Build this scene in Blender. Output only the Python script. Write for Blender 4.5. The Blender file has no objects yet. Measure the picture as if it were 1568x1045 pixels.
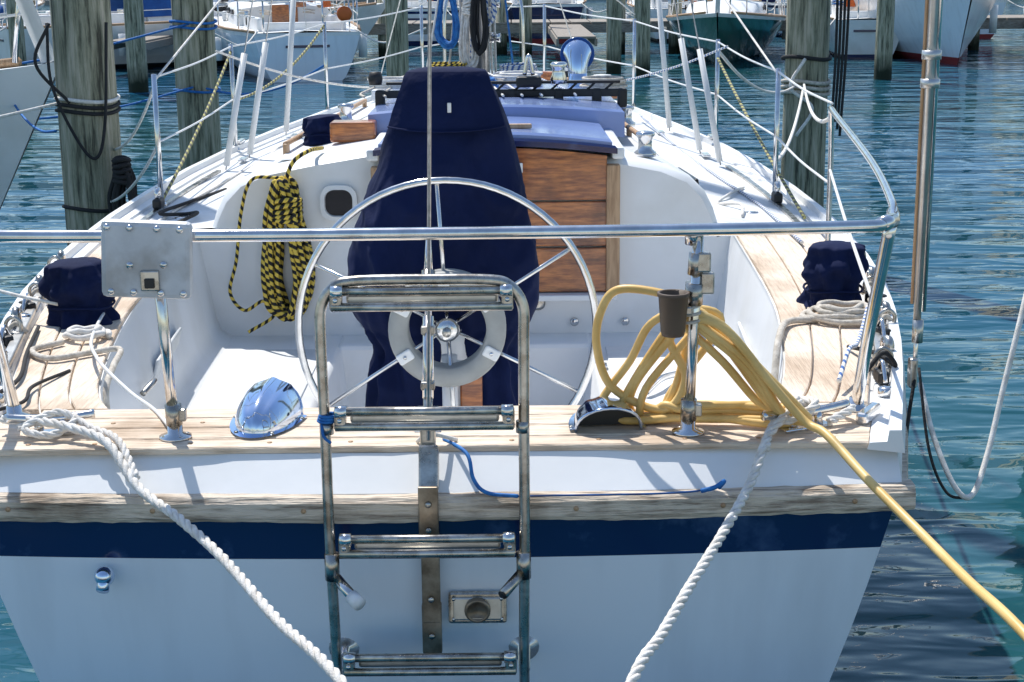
import bpy, bmesh, math, random
from mathutils import Vector, Matrix, noise, Euler
random.seed(5)
R=math.radians
scene=bpy.context.scene
COL=scene.collection

# ------------------------------------------------------------------ materials
def nt(name):
    m=bpy.data.materials.new(name); m.use_nodes=True
    t=m.node_tree; b=t.nodes['Principled BSDF']; return m,t,b
def mk(name,col,col2=None,rough=.5,metal=0,vs=4,bump=0,bs=60,stretch=(1,1,1),coat=0,lo=.35,hi=.65,rv=0,bd=.01,dirt=None,dstr=(1,1,1),spec=.5):
    m,t,b=nt(name); N=t.nodes; L=t.links
    b.inputs['Roughness'].default_value=rough; b.inputs['Metallic'].default_value=metal
    b.inputs['Specular IOR Level'].default_value=spec
    b.inputs['Coat Weight'].default_value=coat; b.inputs['Coat Roughness'].default_value=.08
    tc=N.new('ShaderNodeTexCoord'); mp=N.new('ShaderNodeMapping'); mp.inputs['Scale'].default_value=stretch
    L.new(tc.outputs['Object'],mp.inputs['Vector'])
    if col2 is None: col2=tuple(c*.88 for c in col)
    n=N.new('ShaderNodeTexNoise'); n.inputs['Scale'].default_value=vs; n.inputs['Detail'].default_value=6; n.inputs['Roughness'].default_value=.6
    L.new(mp.outputs[0],n.inputs['Vector'])
    r=N.new('ShaderNodeValToRGB'); r.color_ramp.elements[0].position=lo; r.color_ramp.elements[1].position=hi
    r.color_ramp.elements[0].color=(*col2,1); r.color_ramp.elements[1].color=(*col,1)
    L.new(n.outputs['Fac'],r.inputs['Fac']); out=r.outputs['Color']
    if dirt:
        dc,dsx,dl_,dh=dirt
        mp4=N.new('ShaderNodeMapping'); mp4.inputs['Scale'].default_value=dstr; L.new(tc.outputs['Object'],mp4.inputs[0])
        n4=N.new('ShaderNodeTexNoise'); n4.inputs['Scale'].default_value=dsx; n4.inputs['Detail'].default_value=5; L.new(mp4.outputs[0],n4.inputs['Vector'])
        r4=N.new('ShaderNodeValToRGB'); r4.color_ramp.elements[0].position=dl_; r4.color_ramp.elements[1].position=dh
        r4.color_ramp.elements[0].color=(*dc,1); r4.color_ramp.elements[1].color=(1,1,1,1); L.new(n4.outputs['Fac'],r4.inputs['Fac'])
        mx=N.new('ShaderNodeMix'); mx.data_type='RGBA'; mx.blend_type='MULTIPLY'; mx.inputs[0].default_value=1
        L.new(out,mx.inputs[6]); L.new(r4.outputs['Color'],mx.inputs[7]); out=mx.outputs[2]
    L.new(out,b.inputs['Base Color'])
    if rv:
        mr=N.new('ShaderNodeMapRange'); mr.inputs['To Min'].default_value=rough-rv; mr.inputs['To Max'].default_value=rough+rv
        L.new(n.outputs['Fac'],mr.inputs['Value']); L.new(mr.outputs[0],b.inputs['Roughness'])
    if bump:
        n2=N.new('ShaderNodeTexNoise'); n2.inputs['Scale'].default_value=bs; n2.inputs['Detail'].default_value=4
        L.new(mp.outputs[0],n2.inputs['Vector'])
        bp=N.new('ShaderNodeBump'); bp.inputs['Strength'].default_value=bump; bp.inputs['Distance'].default_value=bd
        L.new(n2.outputs['Fac'],bp.inputs['Height']); L.new(bp.outputs[0],b.inputs['Normal'])
    return m
def braid(name,c1,c2,fu,fv,thr=.5,rough=.8):
    m,t,b=nt(name); N=t.nodes; L=t.links; b.inputs['Roughness'].default_value=rough
    uv=N.new('ShaderNodeUVMap'); sp=N.new('ShaderNodeSeparateXYZ'); L.new(uv.outputs[0],sp.inputs[0])
    a=N.new('ShaderNodeMath'); a.operation='MULTIPLY'; a.inputs[1].default_value=fu; L.new(sp.outputs[0],a.inputs[0])
    c=N.new('ShaderNodeMath'); c.operation='MULTIPLY_ADD'; c.inputs[1].default_value=fv; L.new(sp.outputs[1],c.inputs[0]); L.new(a.outputs[0],c.inputs[2])
    f=N.new('ShaderNodeMath'); f.operation='FRACT'; L.new(c.outputs[0],f.inputs[0])
    g=N.new('ShaderNodeMath'); g.operation='GREATER_THAN'; g.inputs[1].default_value=thr; L.new(f.outputs[0],g.inputs[0])
    mx=N.new('ShaderNodeMix'); mx.data_type='RGBA'; mx.inputs[6].default_value=(*c1,1); mx.inputs[7].default_value=(*c2,1)
    L.new(g.outputs[0],mx.inputs[0]); L.new(mx.outputs[2],b.inputs['Base Color']); return m

gel=mk('gelcoat_white',(.87,.88,.88),(.81,.82,.82),rough=.38,vs=3,rv=.08,bump=.05,bs=20,dirt=((.88,.87,.84),2.2,.3,.5))
geld=mk('gelcoat_deck',(.76,.78,.79),(.66,.68,.69),rough=.6,vs=6,bump=.2,bs=180,dirt=((.80,.80,.78),1.6,.3,.55))
hullw=mk('hull_topside_paint',(.84,.90,.97),(.80,.87,.96),rough=.22,vs=1.6,rv=.06,coat=.3,dirt=((.90,.90,.90),2.0,.3,.52),dstr=(3.5,3.5,.35))
navyp=mk('navy_stripe_paint',(.004,.013,.08),(.05,.09,.22),rough=.18,vs=5,coat=.5,lo=.26,hi=.43)
steel=mk('stainless_steel',(.80,.80,.80),(.62,.61,.60),rough=.15,metal=1,vs=14,rv=.08)
steeld=mk('weathered_steel',(.60,.58,.54),(.30,.27,.23),rough=.28,metal=1,vs=26,rv=.12)
alu=mk('aluminium',(.68,.67,.65),(.5,.49,.46),rough=.36,metal=.9,vs=12)
plate=mk('painted_aluminium_plate',(.66,.67,.69),(.55,.56,.58),rough=.45,metal=.1,vs=14,bump=.1,bs=90,dirt=((.75,.72,.68),9,.36,.5))
bronze=mk('bronze_strap',(.42,.35,.27),(.18,.14,.10),rough=.4,metal=.7,vs=18)
teakx=mk('weathered_teak_athwart',(.86,.72,.57),(.50,.38,.27),rough=.8,vs=6,stretch=(1.2,20,20),bump=.6,bs=14,lo=.28,hi=.54,dirt=((.62,.56,.50),3.2,.36,.52))
teaky=mk('weathered_teak_side',(.86,.73,.59),(.62,.49,.37),rough=.8,vs=6,stretch=(20,1.2,20),bump=.6,bs=14,lo=.28,hi=.54,dirt=((.72,.66,.60),2.6,.36,.52))
rubw=mk('rubrail_wood',(.72,.62,.50),(.26,.20,.15),rough=.8,vs=6,stretch=(1.2,14,14),bump=.8,bs=12,lo=.34,hi=.54,dirt=((.5,.45,.4),4,.36,.5))
varn=mk('varnished_mahogany',(.56,.19,.05),(.20,.05,.014),rough=.30,vs=5,stretch=(2,8,14),coat=.6,lo=.35,hi=.62,bump=.1,bs=12,dirt=((.55,.5,.5),7,.35,.5))
oak=mk('light_wood_trim',(.55,.36,.21),(.36,.21,.11),rough=.5,vs=6,stretch=(14,14,1.5),lo=.35,hi=.6)
canvas=mk('navy_canvas',(.0035,.011,.058),(.002,.007,.038),rough=.85,vs=3,bump=.6,bs=7,bd=.03,spec=.22)
black=mk('black_plastic',(.012,.012,.013),(.02,.02,.02),rough=.5)
rubber=mk('black_rope',(.015,.015,.017),(.03,.03,.03),rough=.85,bump=.4,bs=150)
glass=mk('dark_window',(.006,.008,.012),(.01,.01,.015),rough=.25,spec=.3)
ropew=mk('white_nylon_rope',(.86,.84,.80),(.64,.60,.54),rough=.8,vs=40,bump=.3,bs=300)
ropeb=mk('beige_rope',(.70,.65,.57),(.45,.40,.33),rough=.85,vs=50,bump=.4,bs=250)
ropeblue=mk('blue_rope',(.02,.20,.55),(.01,.10,.35),rough=.7,vs=40)
ropedb=mk('faded_blue_cord',(.02,.12,.36),(.03,.06,.16),rough=.8,vs=30)
hosem=mk('yellow_hose_rubber',(.86,.61,.24),(.70,.44,.13),rough=.42,vs=8)
ringg=mk('grey_pilot_plastic',(.36,.37,.36),(.29,.30,.29),rough=.55,vs=10)
cupm=mk('brown_plastic',(.13,.09,.06),(.09,.06,.04),rough=.5)
hatchm=mk('hatch_sky_tint',(.25,.34,.62),(.19,.27,.52),rough=.22,vs=2,coat=.4)  # blue of the reflected sky is put into the hatch colour
whitep=mk('white_pvc',(.84,.84,.83),(.74,.74,.72),rough=.4)
ybrope=braid('black_yellow_braid',(.012,.012,.012),(.72,.52,.08),30,1,.50)
ywrope=braid('yellow_grey_braid',(.50,.46,.18),(.13,.13,.11),22,1,.45)
wbrope=braid('white_blue_braid',(.75,.75,.72),(.06,.15,.4),30,1,.6)
wire=mk('steel_wire',(.6,.6,.6),(.4,.4,.4),rough=.3,metal=1,vs=60)
grn=mk('green_hull_paint',(.008,.085,.055),(.006,.07,.045),rough=.15,coat=.5,vs=2)
red=mk('red_antifouling',(.30,.03,.03),(.22,.03,.03),rough=.7)
blk=mk('black_boot_paint',(.015,.015,.02),(.02,.02,.02),rough=.4)
tan=mk('tan_canvas',(.42,.32,.2),(.34,.25,.16),rough=.9,bump=.3,bs=9)
bluec=mk('blue_canvas',(.02,.10,.34),(.015,.07,.25),rough=.9,bump=.3,bs=9)
orange=mk('orange_fender',(.7,.14,.02),rough=.5)
chromeb=mk('sky_tinted_chrome',(.66,.76,.92),(.54,.66,.88),rough=.09,metal=1,vs=6)  # metal tinted blue to carry the sky's reflection

def piling_mat():
    m,t,b=nt('piling_timber'); N=t.nodes; L=t.links; b.inputs['Roughness'].default_value=.85
    tc=N.new('ShaderNodeTexCoord'); mp=N.new('ShaderNodeMapping'); mp.inputs['Scale'].default_value=(9,9,.7)
    L.new(tc.outputs['Object'],mp.inputs[0])
    n=N.new('ShaderNodeTexNoise'); n.inputs['Scale'].default_value=3; n.inputs['Detail'].default_value=8; n.inputs['Roughness'].default_value=.7
    L.new(mp.outputs[0],n.inputs['Vector'])
    r=N.new('ShaderNodeValToRGB'); e=r.color_ramp.elements; e[0].position=.37; e[0].color=(.07,.07,.05,1); e[1].position=.62; e[1].color=(.52,.48,.37,1)
    k=e.new(.48); k.color=(.29,.29,.20,1)
    L.new(n.outputs['Fac'],r.inputs['Fac'])
    sp=N.new('ShaderNodeSeparateXYZ'); L.new(tc.outputs['Object'],sp.inputs[0])
    n3=N.new('ShaderNodeTexNoise'); n3.inputs['Scale'].default_value=5
    L.new(tc.outputs['Object'],n3.inputs['Vector'])
    ad=N.new('ShaderNodeMath'); ad.operation='MULTIPLY_ADD'; ad.inputs[1].default_value=-.35; L.new(n3.outputs['Fac'],ad.inputs[0]); L.new(sp.outputs[2],ad.inputs[2])
    mr=N.new('ShaderNodeMapRange'); mr.inputs['From Min'].default_value=.35; mr.inputs['From Max'].default_value=.0; L.new(ad.outputs[0],mr.inputs['Value'])
    mx=N.new('ShaderNodeMix'); mx.data_type='RGBA'; mx.inputs[7].default_value=(.012,.022,.010,1); L.new(mr.outputs[0],mx.inputs[0]); L.new(r.outputs['Color'],mx.inputs[6])
    L.new(mx.outputs[2],b.inputs['Base Color'])
    bp=N.new('ShaderNodeBump'); bp.inputs['Strength'].default_value=.9; bp.inputs['Distance'].default_value=.03
    L.new(n.outputs['Fac'],bp.inputs['Height']); L.new(bp.outputs[0],b.inputs['Normal']); return m
pilem=piling_mat()

def water_mat():
    m,t,b=nt('harbour_water'); N=t.nodes; L=t.links
    b.inputs['Roughness'].default_value=.03; b.inputs['IOR'].default_value=1.36
    tc=N.new('ShaderNodeTexCoord')
    def nz(sc,st,det,dist=0):
        mp=N.new('ShaderNodeMapping'); mp.inputs['Scale'].default_value=st; mp.inputs['Rotation'].default_value=(0,0,R(14)); L.new(tc.outputs['Object'],mp.inputs[0])
        n=N.new('ShaderNodeTexNoise'); n.inputs['Scale'].default_value=sc; n.inputs['Detail'].default_value=det; n.inputs['Distortion'].default_value=dist
        L.new(mp.outputs[0],n.inputs['Vector']); return n.outputs['Fac']
    a=nz(1.0,(.55,1.5,1),1.5,.5); c=nz(3.2,(.55,1.5,1),1.5,.7); d=nz(9,(.8,1.4,1),1)
    m1=N.new('ShaderNodeMath'); m1.operation='MULTIPLY_ADD'; m1.inputs[1].default_value=.22; L.new(c,m1.inputs[0]); L.new(a,m1.inputs[2])
    m2=N.new('ShaderNodeMath'); m2.operation='MULTIPLY_ADD'; m2.inputs[1].default_value=.025; L.new(d,m2.inputs[0]); L.new(m1.outputs[0],m2.inputs[2])
    bp=N.new('ShaderNodeBump'); bp.inputs['Strength'].default_value=1; bp.inputs['Distance'].default_value=.17
    L.new(m2.outputs[0],bp.inputs['Height']); L.new(bp.outputs[0],b.inputs['Normal'])
    e=nz(.10,(1,1,1),3)
    r=N.new('ShaderNodeValToRGB'); r.color_ramp.elements[0].position=.38; r.color_ramp.elements[1].position=.6
    r.color_ramp.elements[0].color=(.016,.082,.088,1); r.color_ramp.elements[1].color=(.010,.085,.155,1)
    L.new(e,r.inputs['Fac']); L.new(r.outputs['Color'],b.inputs['Base Color']); return m
waterm=water_mat()

# ------------------------------------------------------------------ mesh helper
def cat(pts,n=8,closed=False):
    P=[Vector(p) for p in pts]; out=[]
    if len(P)<3 and not closed:
        return [P[0].lerp(P[-1],i/n) for i in range(n+1)]
    m=len(P); segs=m if closed else m-1
    for i in range(segs):
        if closed: a,b,c,d=P[(i-1)%m],P[i],P[(i+1)%m],P[(i+2)%m]
        else:
            b,c=P[i],P[i+1]; a=P[i-1] if i>0 else b*2-c; d=P[i+2] if i+2<m else c*2-b
        for k in range(n):
            t=k/n; t2=t*t; t3=t2*t
            out.append(.5*((2*b)+(c-a)*t+(2*a-5*b+4*c-d)*t2+(3*b-a-3*c+d)*t3))
    if not closed: out.append(P[-1].copy())
    return out
def frames(P,closed=False):
    n=len(P); T=[]
    for i in range(n):
        if closed: t=P[(i+1)%n]-P[i-1]
        else: t=P[min(i+1,n-1)]-P[max(i-1,0)]
        if t.length<1e-9: t=Vector((0,0,1))
        T.append(t.normalized())
    u=T[0].orthogonal().normalized(); U=[]
    for i in range(n):
        u=(u-T[i]*u.dot(T[i]))
        if u.length<1e-6: u=T[i].orthogonal()
        u=u.normalized(); U.append(u.copy())
    return T,U
class M:
    def __init__(s): s.V=[];s.F=[];s.MI=[];s.SM=[];s.UV=[];s.mats=[]
    def mi(s,m):
        if m not in s.mats: s.mats.append(m)
        return s.mats.index(m)
    def add(s,vs,fs,mat,smooth=True,uvs=None):
        o=len(s.V); s.V+= [tuple(v) for v in vs]; k=s.mi(mat)
        for i,f in enumerate(fs):
            s.F.append([a+o for a in f]); s.MI.append(k); s.SM.append(smooth); s.UV.append(uvs[i] if uvs else None)
        return s
    def tube(s,pts,r,mat,seg=10,n=8,closed=False,smooth=True,r2=None,raw=False):
        P=[Vector(p) for p in pts] if raw else (cat(pts,n,closed) if smooth else [Vector(p) for p in pts])
        T,U=frames(P,closed); vs=[];fs=[];uv=[]; m=len(P); l=0; Ls=[0]
        for i in range(1,m+1): l+=(P[i%m]-P[i-1]).length; Ls.append(l)
        for i in range(m):
            rr=r if r2 is None else r+(r2-r)*i/(m-1)
            W=T[i].cross(U[i])
            for j in range(seg):
                a=2*math.pi*j/seg; vs.append(P[i]+U[i]*(rr*math.cos(a))+W*(rr*math.sin(a)))
        for i in range(m if closed else m-1):
            for j in range(seg):
                a=i*seg+j; b=i*seg+(j+1)%seg; i2=(i+1)%m; c=i2*seg+(j+1)%seg; d=i2*seg+j
                fs.append([a,b,c,d]); uv.append([(Ls[i],j/seg),(Ls[i],(j+1)/seg),(Ls[i+1],(j+1)/seg),(Ls[i+1],j/seg)])
        if not closed:
            fs.append(list(range(seg))[::-1]); fs.append([(m-1)*seg+j for j in range(seg)]); uv+=[[(0,0)]*seg]*2
        return s.add(vs,fs,mat,True,uv)
    def rope(s,pts,r,mat,n=10,pitch=7.5):
        P=cat(pts,n); L=[0]
        for i in range(1,len(P)): L.append(L[-1]+(P[i]-P[i-1]).length)
        st=r*.9; N=max(4,int(L[-1]/st)); Q=[];k=0
        for i in range(N+1):
            d=L[-1]*i/N
            while k<len(L)-2 and L[k+1]<d: k+=1
            t=(d-L[k])/max(1e-9,L[k+1]-L[k]); Q.append(P[k].lerp(P[k+1],t))
        T,U=frames(Q)
        for q in range(3):
            pts2=[]
            for i in range(len(Q)):
                a=2*math.pi*(i*st/(pitch*r)+q/3); W=T[i].cross(U[i])
                pts2.append(Q[i]+U[i]*(r*.52*math.cos(a))+W*(r*.52*math.sin(a)))
            s.tube(pts2,r*.54,mat,seg=6,raw=True)
        return s
    def box(s,c,sz,mat,bev=.004,rot=None,smooth=False):
        bm=bmesh.new(); bmesh.ops.create_cube(bm,size=1)
        bmesh.ops.scale(bm,vec=sz,verts=bm.verts)
        if bev>0: bmesh.ops.bevel(bm,geom=list(bm.edges)+list(bm.verts),offset=min(bev,min(sz)*.45),segments=2,affect='EDGES',profile=.5)
        X=Matrix.Translation(c)
        if rot: X=X@Euler(rot).to_matrix().to_4x4()
        bm.transform(X); bm.verts.ensure_lookup_table()
        vs=[v.co.copy() for v in bm.verts]; fs=[[v.index for v in f.verts] for f in bm.faces]; bm.free()
        return s.add(vs,fs,mat,smooth)
    def lathe(s,prof,c,mat,seg=20,axis=(0,0,1),wob=0,capb=True,capt=True):
        q=Vector((0,0,1)).rotation_difference(Vector(axis).normalized()); c=Vector(c)
        vs=[];fs=[]
        for i,(r,z) in enumerate(prof):
            for j in range(seg):
                a=2*math.pi*j/seg; rr=r
                if wob: rr=r*(1+wob*noise.noise(Vector((math.cos(a)*2.2+c.x*7,math.sin(a)*2.2,z*14+c.y)))+wob*.5*noise.noise(Vector((math.cos(a)*5+c.x*7,math.sin(a)*5,z*30+a*.0))))
                vs.append(c+q@Vector((rr*math.cos(a),rr*math.sin(a),z)))
        for i in range(len(prof)-1):
            for j in range(seg): fs.append([i*seg+j,i*seg+(j+1)%seg,(i+1)*seg+(j+1)%seg,(i+1)*seg+j])
        if capb: fs.append(list(range(seg))[::-1])
        if capt: fs.append([(len(prof)-1)*seg+j for j in range(seg)])
        return s.add(vs,fs,mat,True)
    def loft(s,secs,mat,close=False,smooth=True,cap=False):
        n=len(secs[0]); vs=[v for c in secs for v in c]; fs=[]
        for i in range(len(secs)-1):
            for j in range(n if close else n-1):
                k=(j+1)%n; fs.append([i*n+j,i*n+k,(i+1)*n+k,(i+1)*n+j])
        if cap: fs.append(list(range(n))[::-1]); fs.append([(len(secs)-1)*n+j for j in range(n)])
        return s.add(vs,fs,mat,smooth)
    def finish(s,name,parent=None,fix=False):
        me=bpy.data.meshes.new(name); me.from_pydata(s.V,[],s.F); 
        for m in s.mats: me.materials.append(m)
        me.polygons.foreach_set('material_index',s.MI); me.polygons.foreach_set('use_smooth',s.SM)
        uvl=me.uv_layers.new(name='UVMap')
        for p,u in zip(me.polygons,s.UV):
            if u:
                for li,c in zip(p.loop_indices,u): uvl.data[li].uv=c
        if fix:
            bm=bmesh.new(); bm.from_mesh(me); bmesh.ops.recalc_face_normals(bm,faces=bm.faces); bm.to_mesh(me); bm.free()
        me.update(); o=bpy.data.objects.new(name,me); COL.objects.link(o)
        if parent: o.parent=parent
        return o
def empty(name,loc=(0,0,0),rz=0):
    e=bpy.data.objects.new(name,None); e.location=loc; e.rotation_euler=(0,0,rz); COL.objects.link(e); return e
def interp(tab,y):
    if y<=tab[0][0]: return tab[0][1]
    for (a,b),(c,d) in zip(tab,tab[1:]):
        if y<=c: 
            t=(y-a)/(c-a); return b+(d-b)*t
    return tab[-1][1]
def smooth_interp(tab,y):
    n=len(tab)
    if y<=tab[0][0]: return tab[0][1]
    if y>=tab[-1][0]: return tab[-1][1]
    for i in range(n-1):
        if y<=tab[i+1][0]:
            x0,y0=tab[i]; x1,y1=tab[i+1]
            m0=(y1-tab[i-1][1])/(x1-tab[i-1][0]) if i>0 else (y1-y0)/(x1-x0)
            m1=(tab[i+2][1]-y0)/(tab[i+2][0]-x0) if i+2<n else (y1-y0)/(x1-x0)
            h=x1-x0; t=(y-x0)/h
            return (2*t**3-3*t*t+1)*y0+(t**3-2*t*t+t)*h*m0+(-2*t**3+3*t*t)*y1+(t**3-t*t)*h*m1

# ------------------------------------------------------------------ MAIN BOAT
BW=[(0,1.09),(.56,1.23),(1.2,1.37),(1.93,1.48),(2.8,1.53),(3.5,1.53),(4.5,1.47),(5.5,1.33),(7,.98),(8,.62),(8.6,.33),(9,.03)]
bw=lambda y: smooth_interp(BW,y)
sh=lambda y: 1.07+.0032*y*y
INN=[(.35,.80),(.5,.87),(.7,.92),(1.0,.97),(1.6,1.04),(2.95,1.09)]
inn=lambda y: smooth_interp(INN,y)
boat=empty('sailboat')
YS=[0,.15,.35,.6,.9,1.3,1.7,2.2,2.7,3.2,3.8,4.5,5.2,6,6.8,7.5,8,8.4,8.75,9.0]
DR=[0,.02,.07,.13,.235,.33,.45,.6,.75,.9,1.02,1.12,1.37]
def rake(d): return (.07-d)*1.15 if d<.07 else .14*(d-.07)
def hullpt(y,d,side):
    s=sh(y); z=s-d*(s+.3)/1.37 if d>.235 else s-d
    w=max(0,(z+.3)/(s+.3)); e=interp([(0,.25),(3,.33),(6,.55),(9,.95)],y)
    x=bw(y)*w**e
    if d<.07: x-=.012*(1-d/.07)
    yy=y+rake(d)*max(0,1-y/1.5)
    if y>6: yy-= .9*((y-6)/3)**2*(1-w)
    return Vector((side*x,yy,z))
h=M()
for side in (1,-1):
    for j in range(len(DR)-1):
        mat=gel if j<3 else (navyp if j==3 else hullw)
        a=[hullpt(y,DR[j],side) for y in YS]; b=[hullpt(y,DR[j+1],side) for y in YS]
        h.loft([a,b] if side<0 else [b,a],mat)
def yt(x,b): return -.045*(1-(x/b)**2) if b>0 else 0
def trow(d,n=24):
    e=hullpt(0,d,1); 
    return [Vector((e.x*(-1+2*i/n),e.y+yt(-1+2*i/n,1),e.z)) for i in range(n+1)]
for j in range(len(DR)-1):
    mat=gel if j<3 else (navyp if j==3 else hullw)
    h.loft([trow(DR[j]),trow(DR[j+1])],mat)
h.finish('hull',boat)
rr=M()
def sect(y,side,z0,z1,out):
    p=hullpt(y,.09,side); q=sh(y)-1.07
    return [Vector((p.x-side*.01,p.y,z1+q)),Vector((p.x+side*out*.8,p.y,z1+q)),Vector((p.x+side*out,p.y,z1-.012+q)),Vector((p.x+side*out,p.y,z0+.012+q)),Vector((p.x+side*out*.7,p.y,z0+q)),Vector((p.x-side*.01,p.y,z0+q))]
for side in (1,-1):
    rr.loft([sect(y,side,.942,1.0,.02) for y in YS],rubw,smooth=False)
xs=[-1.10+2.20*i/120 for i in range(121)]; sec=[]
for i,x in enumerate(xs):
    y=yt(x,1.1); w=.003*noise.noise(Vector((x*3,0,0)))+.0022*noise.noise(Vector((x*23,1,0)))
    sec.append([Vector((x,y+.02,1.0+w)),Vector((x,y-.024,1.0+w)),Vector((x,y-.036+w,.988-w)),Vector((x,y-.036-w,.955)),Vector((x,y-.028,.942+w*1.8)),Vector((x,y+.02,.942))])
rr.loft(sec,rubw,close=True,smooth=False,cap=True)
for x in (-.95,-.62,-.28,.33,.66,.96): rr.lathe([(.006,0),(.006,.002)],(x,yt(x,1.1)-.036,.972),oak,10,(0,-1,0))
rr.finish('rub_rail',boat,True)
dk=M()
top=trow(0); dk.loft([top,[Vector((v.x/abs(top[0].x)*(bw(.15)-.012),.15,1.069)) for v in top],[Vector((v.x/abs(top[0].x)*(bw(.38)-.012),.38,1.069)) for v in top]],gel)
ys=[.37+i*.1 for i in range(27)]
for side in (1,-1):
    dk.loft([[Vector((side*inn(y),y,sh(y)-.0005)) for y in ys],[Vector((side*(bw(y)-.012),y,sh(y)-.0005)) for y in ys]],geld)
yf=[2.955,3.2,3.8,4.5,5.2,6,6.8,7.5,8,8.4,8.75,9.0]
dk.loft([[Vector(((bw(y)-.012)*(-1+2*i/12),y,sh(y)+.05*(1-(-1+2*i/12)**2)*min(1,(9-y)))) for i in range(13)] for y in yf],geld)
for side in (1,-1):
    S=[]
    for y in [0.03]+YS[1:]:
        b=bw(y)-.012; z=sh(y); q=min(1,(9.05-y)*2)
        S.append([Vector((side*(b-.085*q),y,z-.0)),Vector((side*(b-.08*q),y,z+.016)),Vector((side*(b-.04*q),y,z+.018)),Vector((side*(b-.036*q),y,z+.045)),Vector((side*(b-.008*q),y,z+.045)),Vector((side*(b+.002),y,z-.01))])
    dk.loft(S,gel,smooth=False); dk.add(S[0],[[0,1,2,3,4,5]],gel,False)
dk.finish('deck_moulding',boat,True)
tk=M()
def plank_x(y0,y1,z,half,mat):
    n=44; a=[]
    for i in range(n+1):
        x=-1+2*i/n; w0=.0030*noise.noise(Vector((x*11,y0*40,0)))
        a.append([Vector((half(y0)*x,y0+w0,z)),Vector((half(y0)*x,y0+w0,z+.012)),Vector((half(y0)*x,y0+.003+w0,z+.015)),Vector((half(y1)*x,y1-.003,z+.015)),Vector((half(y1)*x,y1,z+.012)),Vector((half(y1)*x,y1,z))])
    tk.loft(a,mat,close=True,smooth=False,cap=True)
hf=lambda y: bw(y)-.095
plank_x(.040,.106,1.071,hf,teakx); plank_x(.116,.20,1.071,hf,teakx); plank_x(.207,.285,1.071,hf,teakx); plank_x(.291,.372,1.071,lambda y: .98,teakx)
for side in (1,-1):
    for k in range(3):
        a=[]
        for i in range(29):
            y=.38+i*(2.53/28); i0=inn(max(y,.38))+.004; o0=bw(y)-.105; 
            f0=k/3; f1=(k+1)/3; xa=i0+(o0-i0)*f0+.0025; xb=i0+(o0-i0)*f1-.0025; z=sh(y)
            a.append([Vector((side*xa,y,z)),Vector((side*xa,y,z+.012)),Vector((side*(xa+.003),y,z+.015)),Vector((side*(xb-.003),y,z+.015)),Vector((side*xb,y,z+.012)),Vector((side*xb,y,z))])
        tk.loft(a,teaky,close=True,smooth=False,cap=True)
# bungs (screw plugs)
rd=random.Random(2)
for x in [-.95+.19*i for i in range(11)]:
    for y in (.075,.245): tk.lathe([(.006,0),(.006,.0012)],(x+rd.uniform(-.02,.02),y,1.0861),oak,10)
tk.finish('teak_deck',boat,True)
ck=M()
SZ=.67
yi=[.36,.4,.45,.5,.6,.7,.85,1.0,1.3,1.6,2,2.4,2.96]
for side in (1,-1):
    rows=[]
    for (off,z) in ((0,1.075),(.004,1.06),(.0,1.05),(-.03,.9),(-.055,.75),(-.075,.695),(-.12,.67)):
        rows.append([Vector((side*(inn(y)+off),y,(z if z<1.04 else z+sh(y)-1.07))) for y in yi])
    ck.loft(rows,gel)
    ck.loft([[Vector((side*(inn(y)-.11),y,SZ)) for y in yi],[Vector((side*.52,y,SZ)) for y in yi],[Vector((side*.50,y,SZ-.02)) for y in yi],[Vector((side*.46,y,.24)) for y in yi]],gel)
    ck.box((side*.73,1.9,.674),(.34,1.55,.008),geld,.004)
    for yy in (1.35,2.35): ck.box((side*.535,yy,.682),(.03,.05,.012),steel,.004)
    ck.box((side*(inn(1.9)-.04),1.9,.83),(.012,.5,.13),geld,.006,rot=(0,-side*R(14),-side*R(3)))
ck.loft([[Vector((-.98,.374,1.07)),Vector((.98,.374,1.07))],[Vector((-.98,.376,.2)),Vector((.98,.376,.2))]],gel)
ck.box((0,1.6,.225),(1.1,2.6,.03),gel,.0)
ck.box((0,2.86,.455),(1.04,.2,.432),gel,.02)
ck.box((0,.5,.45),(1.1,.2,.42),gel,.02)
for x in (-.42,.45,.66): ck.lathe([(.018,0),(.018,.006),(.012,.01)],(x,2.94,.72),steel,12,(0,-1,0))
ck.tube([(.66,1.9,.70),(.72,2.0,.72),(.80,2.15,.70)],.012,steel,seg=10)
ck.tube([(-.97,1.35,.86),(-.95,1.42,.88),(-.97,1.5,.86)],.010,steeld,seg=10)
ck.finish('cockpit',boat,True)
cb=M()
def csec(y):
    t=(y-2.95)/4.2; wd=1.06-.36*t-.08*t*t; s=sh(y); tp=1.455-.04*t; f=1
    if t>.85: f=max(0,1-(t-.85)/.15*.9)
    zt=lambda z: s+(z-s)*f
    half=[(wd,s-.01),(wd-.03,zt(1.18+.02*t)),(wd-.065,zt(1.25)),(wd-.13,zt(1.315)),(wd-.24,zt(1.36)),(wd*.6,zt(1.395)),(wd*.3,zt(tp-.01)),(0,zt(tp))]
    return [Vector((x,y,z)) for x,z in half]+[Vector((-x,y,z)) for x,z in half[-2::-1]]
Y2=[2.95,2.975,3.02,3.3,3.7,4.2,4.8,5.4,6.0,6.5,6.8,7.0,7.15]
S=[csec(y) for y in Y2]; S[0]=[Vector((v.x*.975,v.y,v.z-.022)) for v in S[0]]; S[1]=[Vector((v.x*.993,v.y,v.z-.007)) for v in S[1]]
cb.loft(S,gel)
a=S[0]; cb.add([Vector((1.13,2.95,.6)),Vector((1.13,2.95,1.098))]+[Vector((v.x,2.95,v.z)) for v in a]+[Vector((-1.13,2.95,1.098)),Vector((-1.13,2.95,.6))],[list(range(len(a)+4))],gel,False)
b=S[-1]; cb.add(b,[list(range(len(b)))],gel,False)
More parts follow.
